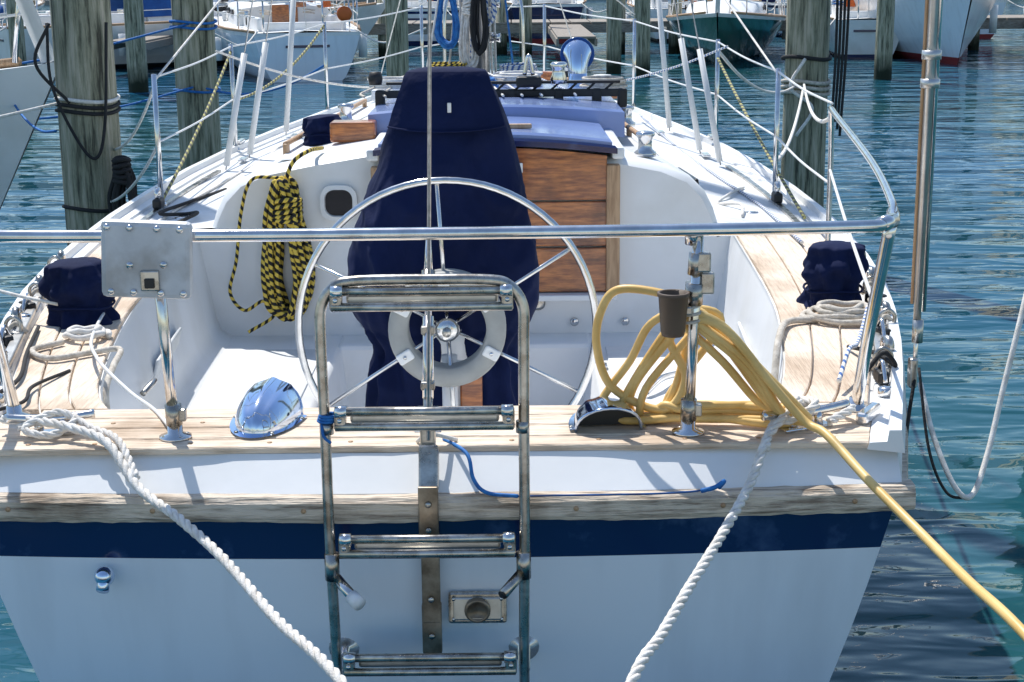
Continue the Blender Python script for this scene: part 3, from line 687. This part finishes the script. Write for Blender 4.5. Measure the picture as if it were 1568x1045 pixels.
def cleat(name,c,rz,L=.2,mat=steel):
    m=M(); c=Vector(c); q=Matrix.Rotation(rz,3,'Z')
    m.tube([c+q@Vector(v) for v in ((-L/2,0,.045),(-L/4,0,.04),(0,0,.038),(L/4,0,.04),(L/2,0,.045))],.011,mat,seg=10)
    for s_ in (-1,1): m.tube([c+q@Vector((s_*L*.16,0,.0)),c+q@Vector((s_*L*.13,0,.038))],.012,mat,seg=10,smooth=False)
    m.box(c+Vector((0,0,.004)),(L*.55,.04,.008),mat,.003,rot=(0,0,rz)); m.finish(name)
cleat('mooring_cleat',(-.90,.16,1.086),R(10)); cleat('mooring_cleat',(.88,.15,1.086),R(25),.24)
mr=M()
mr.rope([(-1.02,.17,1.12),(-.93,.14,1.125),(-.84,.10,1.12),(-.74,.04,1.10),(-.645,-.075,1.03),(-.53,-.2,1.0),(-.41,-.35,.965),(-.27,-.57,.925),(-.12,-.8,.90),(.1,-1.2,.80),(.25,-1.6,.68)],.0112,ropew)
mr.rope([(-.97,.13,1.11),(-.90,.18,1.13),(-.84,.15,1.125),(-.88,.09,1.105),(-.95,.11,1.115),(-.88,.16,1.14),(-.80,.13,1.11),(-.72,.06,1.10),(-.655,-.05,1.045)],.0095,ropew)
mr.finish('mooring_rope')
mr=M()
mr.rope([(.92,.19,1.12),(.85,.15,1.14),(.80,.10,1.115),(.765,.02,1.09),(.72,-.075,1.03),(.66,-.2,.99),(.60,-.33,.962),(.54,-.46,.938),(.47,-.63,.915),(.40,-.8,.90),(.27,-1.2,.80),(.15,-1.6,.68)],.0112,ropew)
mr.rope([(.80,.12,1.11),(.86,.19,1.14),(.90,.13,1.15),(.83,.10,1.12),(.79,.16,1.12),(.86,.14,1.16),(.78,.06,1.10),(.765,.0,1.085)],.011,ropew)
mr.rope([(.93,.12,1.11),(1.0,.2,1.12),(.95,.27,1.10),(.88,.2,1.12)],.011,ropew)
mr.finish('mooring_rope')
cleat('dock_cleat',(.2,-1.62,.64),0,.28,alu)
bc=M(); bc.tube([(.03,.08,1.09),(.085,.0,1.078),(.10,-.035,1.03),(.13,-.067,1.008),(.20,-.079,1.003)],.0045,ropeblue,seg=8)
bc.tube([(.20,-.079,1.003),(.35,-.076,1.003),(.50,-.072,1.003),(.60,-.065,1.006),(.655,-.062,1.016)],.0025,ropedb,seg=8)
bc.tube([(.61,-.07,1.008),(.64,-.08,1.02),(.66,-.07,1.03),(.65,-.06,1.012)],.0055,ropeblue,seg=8); bc.tube([(-.03,.06,1.09),(.0,.02,1.12),(.06,.07,1.09)],.005,ropew,seg=8); bc.finish('blue_cord')
ho=M(); rd=random.Random(4)
base=[(.60,.13,1.375),(.53,.17,1.34),(.45,.20,1.23),(.415,.22,1.13),(.47,.20,1.10),(.62,.17,1.098),(.78,.15,1.10),(.87,.12,1.105),(.84,.11,1.14),(.74,.10,1.26),(.67,.11,1.34)]
for k in range(6):
    pts=[]
    for i,p in enumerate(base):
        j=.024; pts.append((p[0]+rd.uniform(-j,j)+ (.026*k if 1<=i<=4 else -.012*k if i>6 else 0),p[1]+rd.uniform(-.02,.02)+.004*k,p[2]+rd.uniform(-.004,.012)+(.006*k if 4<=i<=7 else -.018*k*(i in(2,3)))))
    ho.tube(pts,.0098,hosem,seg=10,n=7,closed=True)
ho.tube([(.62,.12,1.33),(.60,.12,1.385),(.54,.14,1.415),(.44,.17,1.42),(.40,.18,1.37),(.39,.2,1.28),(.43,.22,1.17),(.55,.2,1.12),(.60,.19,1.20),(.56,.18,1.30),(.60,.11,1.36),(.68,.09,1.34),(.78,.08,1.22),(.86,.06,1.13),(.90,.0,1.115),(.96,-.15,1.06),(1.03,-.33,1.005),(1.07,-.55,.985),(1.11,-.82,.975),(1.25,-1.3,.83),(1.5,-1.8,.66)],.0102,hosem,seg=12,n=8)
ho.finish('garden_hose')
cup=M(); cup.lathe([(.025,0),(.028,.01),(.034,.09),(.037,.092),(.037,.10),(.031,.10),(.026,.02)],(.555,.06,1.335),cupm,24,capt=False); cup.box((.585,.075,1.39),(.03,.02,.02),steeld,.004); cup.finish('cup_holder')

po=M(); px,py=1.232,.53
po.tube([(px,py,1.24),(px,py,3.6)],.0100,alu,seg=14,smooth=False,r2=.016); po.tube([(px+.017,py+.008,1.28),(px+.020,py+.01,3.6)],.0065,steel,seg=12,smooth=False,r2=.010); po.tube([(px-.013,py+.01,1.30),(px-.016,py+.01,3.6)],.0045,oak,seg=8,smooth=False)
po.tube([(px,py,1.08),(px,py,1.26)],.006,steel,seg=10,smooth=False); po.tube([(px+.003,py,1.2),(px+.003,py,1.26)],.014,steeld,seg=12,smooth=False)
for z in (1.92,1.85): po.tube([(px+.002,py,z),(px+.002,py,z+.022)],.024,alu,seg=12,smooth=False)
po.box((px-.005,py,1.12),(.022,.03,.08),steeld,.006)
po.finish('stern_pole')
hw=M(); rd=random.Random(12)
def shackle(c,sc=1,mat=steel):
    x,y,z=c; hw.tube([(x-.016*sc,y,z),(x-.018*sc,y,z+.03*sc),(x,y,z+.045*sc),(x+.018*sc,y,z+.03*sc),(x+.016*sc,y,z)],.005*sc,mat,seg=8); hw.tube([(x-.024*sc,y,z+.004),(x+.024*sc,y,z+.004)],.005*sc,mat,seg=8,smooth=False)
for side in (1,-1):
    for i in range(16):
        y=.42+i*.12+rd.uniform(-.03,.03); x=side*(bw(y)-.065+rd.uniform(-.015,.012)); z=sh(y)
        k=i%4
        if k==0: hw.lathe([(.022,0),(.022,.02),(.012,.025)],(x,y,z+.018),steel,14)
        elif k==1: hw.box((x,y,z+.035),(.03,.07,.035),black,.008,rot=(0,0,rd.random())); hw.tube([(x,y-.05,z+.03),(x,y,z+.075),(x,y+.05,z+.03)],.006,steel,seg=8)
        elif k==2: shackle((x,y,z+.03),1.2,steeld); hw.tube([(x-.03,y,z+.03),(x,y+.02,z+.06),(x+.03,y+.03,z+.03)],.007,ropeb,seg=8)
        else:
            hw.lathe([(.026,-.010),(.030,0),(.026,.010)],(x,y,z+.055),steeld,16,(1,.2,0)); hw.box((x,y,z+.04),(.03,.02,.06),steel,.005)
    hw.box((side*(bw(1.2)-.075),1.25,sh(1)+.03),(.03,1.3,.018),alu,.004,rot=(0,0,-side*R(11)))
hw.box((1.045,.22,1.10),(.12,.03,.03),steel,.008,rot=(0,0,R(60)))
hw.tube([(1.10,.55,1.1),(1.16,.58,1.16),(1.2,.6,1.12),(1.17,.7,1.13),(1.14,.9,1.1)],.006,rubber,seg=8)
hw.tube([(1.02,.45,1.12),(1.08,.62,1.16),(1.14,.8,1.13),(1.2,1.0,1.13),(1.26,1.2,1.15)],.006,wbrope,seg=8)
hw.tube([(1.235,.53,1.12),(1.20,.45,1.0),(1.17,.35,.92),(1.2,.5,.85)],.005,rubber,seg=8)
hw.finish('genoa_track_hardware',boat)
cr=M(); cr.tube([(1.24,.5,1.1),(1.26,.42,.98),(1.30,.35,.87),(1.345,.35,.845),(1.40,.42,.93),(1.455,.5,1.08),(1.52,.58,1.28),(1.65,.8,1.6),(1.95,1.5,2.3)],.0075,ropew,seg=8)
cr.tube([(1.235,.5,1.14),(1.245,.4,.95),(1.28,.35,.855),(1.33,.34,.84)],.004,rubber,seg=8); cr.finish('dock_line')

def piling(x,y,r,top=4.2,lean=(0,0),name='wood_piling'):
    m=M(); n=34; sg=36; vs=[]
    for i in range(n+1):
        z=-1.2+(top+1.2)*i/n; rr=r*(1.06-.08*i/n)
        for j in range(sg):
            a=2*math.pi*j/sg; k=1+.05*noise.noise(Vector((math.cos(a)*1.5+x,math.sin(a)*1.5+y,z*.6)))+.045*noise.noise(Vector((math.cos(a)*6+x,math.sin(a)*6,z*1.2)))
            vs.append((rr*k*math.cos(a)+lean[0]*z,rr*k*math.sin(a)+lean[1]*z,z))
    fs=[[i*sg+j,i*sg+(j+1)%sg,(i+1)*sg+(j+1)%sg,(i+1)*sg+j] for i in range(n) for j in range(sg)]; fs.append([n*sg+j for j in range(sg)])
    m.add(vs,fs,pilem); o=m.finish(name); o.location=(x,y,0); return o
piling(-2.0,4.8,.148); piling(-2.1,8.2,.15); piling(2.34,8.1,.155); piling(2.66,3.35,.15)
for (x,y,r) in ((-6.6,25.6,.17),(-1.35,18.5,.15),(2.35,29.5,.15),(2.85,28.5,.16),(7.35,27,.16),(-13,27,.17),(12.6,28,.17),(-9.8,29,.15),(-2.4,33,.16),(.6,36,.15),(4.4,37,.16),(-6,37,.15)): piling(x,y,r)
pr=M()
for z in (1.45,1.48,1.51,.95): pr.tube([(-2.0+.158*math.cos(a),4.8+.158*math.sin(a),z+.01*math.sin(a*2)) for a in [i*.5236 for i in range(12)]],.010,rubber if z<1.5 else ropew,seg=8,closed=True)
pr.tube([(-2.05,4.65,1.5),(-2.2,4.62,1.7),(-2.12,4.63,1.9)],.009,rubber,seg=8)
pr.tube([(-2.14,4.66,1.9),(-2.13,4.63,1.6),(-2.02,4.62,1.32),(-1.93,4.63,1.22),(-1.88,4.66,1.4),(-1.85,4.7,1.9)],.008,rubber,seg=8)
pr.finish('piling_rope_loops')
coil((-1.80,4.62,1.02),.075,.20,rubber,.013,9,.02,depth=.06,sd=9).finish('black_rope_coil')
pr=M()
for z in (1.75,1.79,1.3): pr.tube([(-2.1+.165*math.cos(a),8.2+.165*math.sin(a),z+.01*math.sin(a*2)) for a in [i*.5236 for i in range(12)]],.009,ropeblue,seg=8,closed=True)
pr.finish('piling_rope_loops')
pr=M()
for z in (1.25,1.29,1.33,1.5): pr.tube([(2.34+.17*math.cos(a),8.1+.17*math.sin(a),z+.012*math.sin(a*2)) for a in [i*.5236 for i in range(12)]],.014,ropeb if z<1.4 else rubber,seg=8,closed=True)
for k in range(4): pr.tube([(2.50+.03*k,7.9,2.4),(2.51+.025*k,7.9,1.6),(2.50+.02*k,7.9,1.1-.05*k)],.010,rubber,seg=8)
pr.tube([(2.3,7.93,1.5),(2.2,7.92,1.3),(2.36,7.92,1.15),(2.25,7.92,.95)],.012,ropew,seg=8)
pr.finish('piling_rope_loops')
dl=M()
def line(a,b,sag,r,mat):
    a=Vector(a);b=Vector(b); pts=[a.lerp(b,t)-Vector((0,0,sag*4*t*(1-t))) for t in (0,.2,.4,.6,.8,1)]
    dl.tube(pts,r,mat,seg=8)
line((-2.1,4.7,1.5),(-4.4,4.2,1.62),.18,.008,ropew)
line((-1.86,4.75,1.25),(-1.37,3.56,1.66),.06,.007,ropew)
line((-1.9,4.7,.98),(-1.37,3.56,1.40),.05,.007,ropew)
line((-1.20,1.3,1.16),(-2.2,1.9,1.36),.04,.006,ropew)
line((2.3,7.95,1.3),(1.37,3.56,1.3),.10,.010,ropew)
line((2.3,7.95,1.32),(1.335,2.2,1.62),.10,.009,ropew)
line((2.25,8.0,1.3),(1.33,5.3,1.7),.12,.009,ropew)
dl.finish('mooring_line')
dl=M()
line((1.33,5.3,1.66),(1.42,3.1,1.12),.02,.0075,ywrope)
line((-1.33,5.3,1.72),(-1.40,3.7,1.13),.03,.0075,ywrope); line((-1.0,6.9,1.8),(-1.33,5.3,1.45),.08,.0075,ywrope)
dl.finish('yellow_safety_line')
dl=M()
line((-2.1,8.05,1.78),(-6.5,6.5,1.7),.3,.008,ropeblue); line((-2.0,8.05,1.32),(-1.0,6.9,1.55),.1,.008,ropeblue); line((-2.1,8.05,1.33),(-4.2,5.5,1.5),.2,.008,ropeblue)
line((-3.0,6.5,1.55),(-2.16,4.75,1.35),.12,.007,ropeblue)
dl.finish('blue_mooring_line')
dl=M()
for side in (1,-1):
    line((side*1.37,3.56,1.68),(side*1.2,5.9,2.3),.0,.005,ropew)
    line((side*.5,6.9,1.4),(side*1.3,4.7,1.75),.06,.006,[ropew,wbrope][side>0])
    line((side*.03,6,2.6),(side*1.0,6.9,1.85),.0,.005,ropew)
    line((side*.03,6,3.4),(side*.7,7.4,1.4),.0,.004,ropew)
for i,c in enumerate([ropew,ropeb,wbrope,ropew,ropeblue]): line((-.3+.13*i,5.7+.1*i,1.5),(-.05+.03*i,6.1,2.9),.0,.006,c)
dl.finish('halyard')
cwv=M()
c0=Vector((.56,5.2,1.42))
cwv.lathe([(.07,0),(.07,.02),(.05,.03),(.05,.12),(.052,.17)],c0,chromeb,24)
secs=[]
for i in range(11):
    t=i/10; a=R(80)*t; cen=c0+Vector((0,.09*(1-math.cos(a)),.17+.10*math.sin(a))); r=.052+.042*t*t
    d=Vector((0,math.sin(a),math.cos(a))); u=Vector((1,0,0)); v=d.cross(u)
    secs.append([cen+u*(r*math.cos(2*math.pi*j/24))+v*(r*math.sin(2*math.pi*j/24)) for j in range(24)])
cwv.loft(secs,chromeb,close=True); cwv.add([p-Vector((0,.02,0)) for p in secs[-1]],[list(range(24))],bluec,False)
cwv.finish('cowl_vent')

# ------------------------------------------------------------------ background sailboats
def bgboat(name,loc,yaw,L,B,fb,hm_,bm_,cm,dodger=None,seed=0,bow=.4):
    rd=random.Random(seed); e=empty(name,loc,yaw); m=M()
    Yn=[i/16 for i in range(17)]
    b=lambda t: B/2*smooth_interp([(0,.68),(.25,.93),(.45,1),(.65,.9),(.85,.5),(.95,.2),(1,.012)],t)
    s=lambda t: fb*(1+bow*t*t)
    D=[1,.93,.86,.7,.5,.3,.12,.06,-.25]
    def pt(t,d,sd):
        S=s(t); z=d*S if d>.12 else d*fb; w=max(0,(z+.3*fb)/(S+.3*fb)); x=b(t)*w**interp([(0,.28),(.5,.4),(1,.95)],t)
        y=L*t+ (.15*(1-w) if t<.1 else 0) - (L*.13*(1-w)*max(0,(t-.6)/.4)**2)
        return Vector((sd*x,y,z))
    for j in range(len(D)-1):
        mt=gel if j==0 else (bm_ if j in(6,7) else (navyp if (j==1 and seed%3==1) else hm_))
        for sd in (1,-1):
            m.loft([[pt(t,D[j],sd) for t in Yn],[pt(t,D[j+1],sd) for t in Yn]],mt)
        a=pt(0,D[j],1);c=pt(0,D[j+1],1)
        m.loft([[Vector((a.x*k/4,a.y,a.z)) for k in range(-4,5)],[Vector((c.x*k/4,c.y,c.z)) for k in range(-4,5)]],mt,smooth=False)
    m.loft([[Vector((b(t)*k/3,L*t,s(t)-.0+.04*(1-abs(k/3))*(1-t))) for k in range(-3,4)] for t in Yn],gel)
    m.finish('hull',e,True)
    m=M()
    for sd in (1,-1): m.box((sd*B*.27,L*.2,fb+.14),(.10,L*.26,.28),gel,.03); m.tube([(sd*b(t)*.99,L*t,s(t)+.03) for t in (0,.2,.4,.6,.8,.95)],.03,oak,seg=6,smooth=False)
    m.box((0,L*.06,fb+.10),(B*.5,.08,.18),gel,.03); m.box((0,L*.2,fb+.045),(B*.44,L*.24,.03),teakx,.01)
    ct=[.33,.335,.45,.6,.7,.735]
    secs=[]
    for i,t in enumerate(ct):
        w=b(t)*.68; hz=[.40,.42,.42,.38,.32,.02][i]; z=s(t)
        secs.append([Vector((x*w,L*t,z+zz*hz+.02)) for x,zz in ((-1,-.1),(-.97,.5),(-.88,.85),(-.5,1),(0,1.06),(.5,1),(.88,.85),(.97,.5),(1,-.1))])
    m.loft(secs,gel); m.add(secs[0],[list(range(9))],gel,False); m.add(secs[-1],[list(range(9))],gel,False)
    m.box((0,L*.328,fb*1.04+.23),(.55,.03,.42),varn,.01); m.box((0,L*.39,fb*1.06+.47),(.65,L*.1,.07),gel,.02)
    for sd in (1,-1):
        for t in (.42,.5,.58): m.box((sd*(b(t)*.66),L*t,s(t)+.25),(.03,L*.05,.13),glass,.02)
    m.finish('cabin_and_cockpit',e,True)
    m=M(); r=.018
    hz=.62
    m.tube([(-b(.12),L*.12,fb+hz),(-b(.02)*.97,L*.03,fb+hz),(-b(0)*.85,.04,fb+hz),(b(0)*.85,.04,fb+hz),(b(.02)*.97,L*.03,fb+hz),(b(.12),L*.12,fb+hz)],r,steel,seg=6,n=4)
    for x,y in ((-.8,.05),(.8,.05),(-.3,.05),(.3,.05)): m.tube([(b(0)*x,y,fb),(b(0)*x,y,fb+hz)],r,steel,seg=6,smooth=False)
    tb=s(1); m.tube([(-b(.88),L*.88,s(.88)+hz),(-b(.95),L*.96,tb+hz),(0,L*1.01,tb+hz),(b(.95),L*.96,tb+hz),(b(.88),L*.88,s(.88)+hz)],r,steel,seg=6,n=4)
    for sd in (1,-1):
        m.tube([(sd*b(.95)*.8,L*.95,tb-.02),(sd*b(.95),L*.96,tb+hz)],r,steel,seg=6,smooth=False)
        for t in (.12,.3,.45,.6,.75,.88): m.tube([(sd*b(t)*.96,L*t,s(t)),(sd*b(t)*.96,L*t,s(t)+hz)],r*.9,steel,seg=6,smooth=False)
        for q in (1,.5): m.tube([(sd*b(t)*.96,L*t,s(t)+hz*q) for t in (.0,.12,.3,.45,.6,.75,.88,.97)],.009,whitep,seg=5,smooth=False)
        for t in (.52,.57): m.tube([(sd*b(t)*.92,L*t,s(t)),(sd*.05,L*.56,10)],.009,whitep,seg=5,smooth=False)
    m.tube([(0,.05,fb),(0,L*.56,11.5)],.009,whitep,seg=5,smooth=False)
    for sd in (1,-1): m.tube([(sd*b(0)*.9,.05,fb+.05),(sd*b(0)*1.3,-.7,fb*.8),(sd*b(0)*1.9,-1.6,fb+.1)],.018,ropew,seg=5)
    m.finish('rails_and_rigging',e)
    m=M()
    m.tube([(0,L*.56,fb),(0,L*.56,12)],.085,alu if rd.random()<.7 else gel,seg=10,smooth=False)
    m.tube([(0,L*.99,s(1)),(0,L*.57,11)],.05,cm if rd.random()<.5 else gel,seg=8,smooth=False)
    m.tube([(0,L*.55,fb+1.35),(0,L*.15,fb+1.3)],.05,alu,seg=8,smooth=False)
    m.tube([(0,L*.555,fb+1.75),(0,L*.53,fb+1.6),(0,L*.4,fb+1.48),(0,L*.16,fb+1.42)],.15,cm,seg=12,r2=.07)
    for i in range(6): 
        x=rd.uniform(-.25,.25); m.tube([(x,L*.55,fb+.5),(x*.5,L*.555,5)],.015,rd.choice([ropew,ropeblue,rubber,wbrope,ropew]),seg=5,smooth=False)
    m.finish('mast_and_boom',e)
    if dodger:
        m=M(); secs=[]
        for t,hh,ww in ((.29,.95,.6),(.31,1.0,.62),(.38,.95,.62),(.44,.45,.66)):
            secs.append([Vector((ww*b(.4)*math.cos(a)*1.1,L*t,s(t)+.15+(hh-.15)*max(0,math.sin(a))**.6)) for a in [math.pi*i/10 for i in range(11)]])
        m.loft(secs,dodger); m.finish('spray_dodger',e)
    m=M()
    for i in range(22):
        m.box((rd.uniform(-.36,.36)*B,L*rd.uniform(.02,.68),fb+rd.uniform(.15,.6)),(rd.uniform(.05,.26),rd.uniform(.08,.36),rd.uniform(.05,.24)),rd.choice([gel,bluec,black,tan,gel,steel,oak,canvas,orange,varn,black]),.03,rot=(0,0,rd.random()*3))
    for i in range(4):
        x,y=rd.uniform(-.3,.3)*B,L*rd.uniform(.03,.3)
        m.tube([(x+.12*math.cos(a),y+.1*math.sin(a),fb+.3+.01*a) for a in [i*.8 for i in range(14)]],.014,rd.choice([ropew,ropeblue,ropeb]),seg=5)
    for sd in (1,-1): m.lathe([(.05,0),(.05,.03),(.035,.06),(.045,.1)],(sd*B*.3,L*.22,fb+.28),steel,10)
    for sd in (1,-1):
        for t in (.25,.5): m.tube([(sd*(b(t)+.08),L*t,fb*.35),(sd*(b(t)+.09),L*t,fb*.85)],.09,whitep,seg=12,smooth=False)
    m.lathe([(.03,0),(.15,.02),(.15,.06),(.05,.08)],(b(0)*.7,.02,fb+.35),rd.choice([gel,orange,bluec]),16,(0,-1,0))
    m.box((0,.02,fb*.72),(B*.28,.012,.05),navyp,.004)
    m.finish('deck_gear_and_fenders',e)
    return e
bgboat('moored_sailboat',(-3.75,27.8,0),R(16),9.2,3.1,.95,hullw,hullw,bluec,seed=3)
bgboat('moored_sailboat',(-11.2,32.2,0),R(-62),9.5,3.1,.95,gel,blk,bluec,dodger=bluec,seed=2)
bgboat('moored_sailboat',(6.3,40.2,0),R(170),9.5,2.9,.82,grn,grn,tan,seed=6,bow=.42)
bgboat('moored_sailboat',(10.5,42.2,0),R(177),12.5,3.7,1.35,hullw,red,canvas,seed=12,bow=.5)
bgboat('moored_sailboat',(8.5,33.5,0),R(-8),8.0,2.4,.9,gel,navyp,bluec,seed=5)
k=6
for (x,y,yaw,hmx,dd) in ((-20,44,-8,gel,bluec),(-15.5,42,6,gel,tan),(-11.3,42.5,-4,gel,bluec),(-6.8,42.6,3,hullw,canvas),(-2.6,42.3,-6,gel,None),(1.3,42.8,4,navyp,tan),(5.2,42.4,-3,gel,bluec),(9.3,45,2,gel,None),(13.6,43,5,hullw,canvas),(18,43,-4,gel,bluec)):
    bgboat('moored_sailboat',(x,y,0),R(yaw),9+k%3*.6,3.1,.95+.08*(k%3),hmx,[blk,navyp,red][k%3],[bluec,tan,canvas][k%3],dodger=dd,seed=k); k+=1
bgboat('neighbouring_sailboat',(-10.4,7.0,0),R(-97),8.0,2.9,1.15,gel,navyp,bluec,seed=33,bow=.42)

# ------------------------------------------------------------------ docks
dkm=mk('dock_timber',(.40,.36,.31),(.20,.17,.14),rough=.85,vs=5,stretch=(2,14,14),bump=.6,bs=12)
d=M()
for i in range(110):
    x=-27+i*.5; d.box((x,38.0,.78),(.47,2.2,.05),dkm,.01)
d.box((0,36.95,.64),(55,.08,.22),dkm,.01); d.box((0,39.05,.64),(55,.08,.22),dkm,.01)
for x in range(-24,27,3): d.tube([(x,37.1,-1),(x,37.1,1.7)],.14,pilem,seg=14,smooth=False)
for x in (-17,-7.8,1.6,13.6):
    for i in range(16): d.box((x,30+i*.46,.72),(.8,.43,.05),dkm,.01)
    d.box((x-.4,33.4,.62),(.06,7.2,.16),dkm,.01); d.box((x+.4,33.4,.62),(.06,7.2,.16),dkm,.01)
d.finish('marina_dock')
d=M()
dkc=mk('near_dock_timber',(.55,.52,.47),(.40,.37,.32),rough=.85,vs=5,stretch=(2,14,14),bump=.6,bs=12)
for i in range(26):
    d.box((0,-1.58-i*.15,.61),(6,.142,.04),dkc,.004)
d.box((0,-1.5,.53),(6,.05,.2),dkc,.004)
for x in (-2.8,2.8): d.tube([(x,-1.7,-1),(x,-1.7,.58)],.12,pilem,seg=14,smooth=False)
d.finish('near_dock')
g=M(); g.box((0,104,.1),(400,1,2.0),mk('concrete',(.36,.35,.32),(.26,.25,.22),rough=.9,vs=.8),.02); g.finish('seawall')
g=M(); g.add([(-400,104.5,1.0),(400,104.5,1.0),(400,700,6),(-400,700,6)],[[0,1,2,3]],mk('grass_ground',(.07,.10,.03),(.05,.07,.02),rough=.95,vs=.3)); g.finish('shore_ground')
leaf=mk('foliage',(.055,.095,.025),(.02,.045,.012),rough=.8,vs=.9,lo=.4,hi=.6)
tr=M(); rd=random.Random(9); vs=[];fs=[]
bark=mk('bark',(.10,.08,.06),rough=.9)
for i in range(46):
    x=-88+i*3.9+rd.uniform(-1.2,1.2); y=112+rd.uniform(0,9); H=rd.uniform(7,12); W=rd.uniform(2.6,4)
    tr.tube([(x,y,.8),(x+rd.uniform(-.4,.4),y,H*.4),(x+rd.uniform(-.8,.8),y,H*.75)],.25,bark,seg=7,n=3,r2=.08)
    cl=[(x+rd.uniform(-W,W)*.8,y+rd.uniform(-1.5,1.5),H*rd.uniform(.25,.95),rd.uniform(.8,1.8)) for _ in range(9)]
    for _ in range(330):
        cx,cy,cz,cr_=rd.choice(cl); v=Vector((rd.gauss(0,1),rd.gauss(0,1),rd.gauss(0,1))).normalized()*cr_*rd.uniform(.6,1.1)
        c=Vector((cx,cy,cz))+v; a=Vector((rd.gauss(0,1),rd.gauss(0,1),rd.gauss(0,1))).normalized()*rd.uniform(.2,.45); b=a.orthogonal().normalized()*a.length
        o=len(vs); vs+=[c-a,c+b,c+a,c-b]; fs.append([o,o+1,o+2,o+3])
tr.add(vs,fs,leaf,False); tr.finish('tree_line')
w=M(); w.add([(-700,-300,0),(700,-300,0),(700,900,0),(-700,900,0)],[[0,1,2,3]],waterm,False); w.finish('water')

# ------------------------------------------------------------------ light
wd=bpy.data.worlds.new('World'); scene.world=wd; wd.use_nodes=True
N=wd.node_tree.nodes; sk=N.new('ShaderNodeTexSky'); sk.sky_type='NISHITA'; sk.sun_disc=False
EL=60; AZ=-28
sk.sun_elevation=R(EL); sk.sun_rotation=R(AZ); sk.air_density=1.3; sk.dust_density=.5; sk.ozone_density=3.0
wd.node_tree.links.new(sk.outputs[0],N['Background'].inputs[0]); N['Background'].inputs[1].default_value=.15
sd=bpy.data.lights.new('sun','SUN'); sd.energy=5; sd.angle=R(.5); sd.color=(1,.96,.90)
so=bpy.data.objects.new('sun',sd); COL.objects.link(so)
dv=Vector((math.sin(R(AZ))*math.cos(R(EL)),math.cos(R(AZ))*math.cos(R(EL)),math.sin(R(EL))))
so.rotation_euler=dv.to_track_quat('Z','Y').to_euler(); so.location=(0,0,20)
scene.view_settings.view_transform='Standard'; scene.view_settings.look='None'; scene.view_settings.exposure=0
# ------------------------------------------------------------------ camera
cam=bpy.data.cameras.new('camera'); co=bpy.data.objects.new('camera',cam); COL.objects.link(co)
cam.sensor_width=36; cam.lens=55.1; cam.clip_end=2000; cam.clip_start=.05
co.matrix_world=Matrix.Translation((.19,-3.4,2.15))@Matrix.Rotation(R(90-13.4),4,'X')@Matrix.Rotation(R(-.55),4,'Z')
scene.camera=co
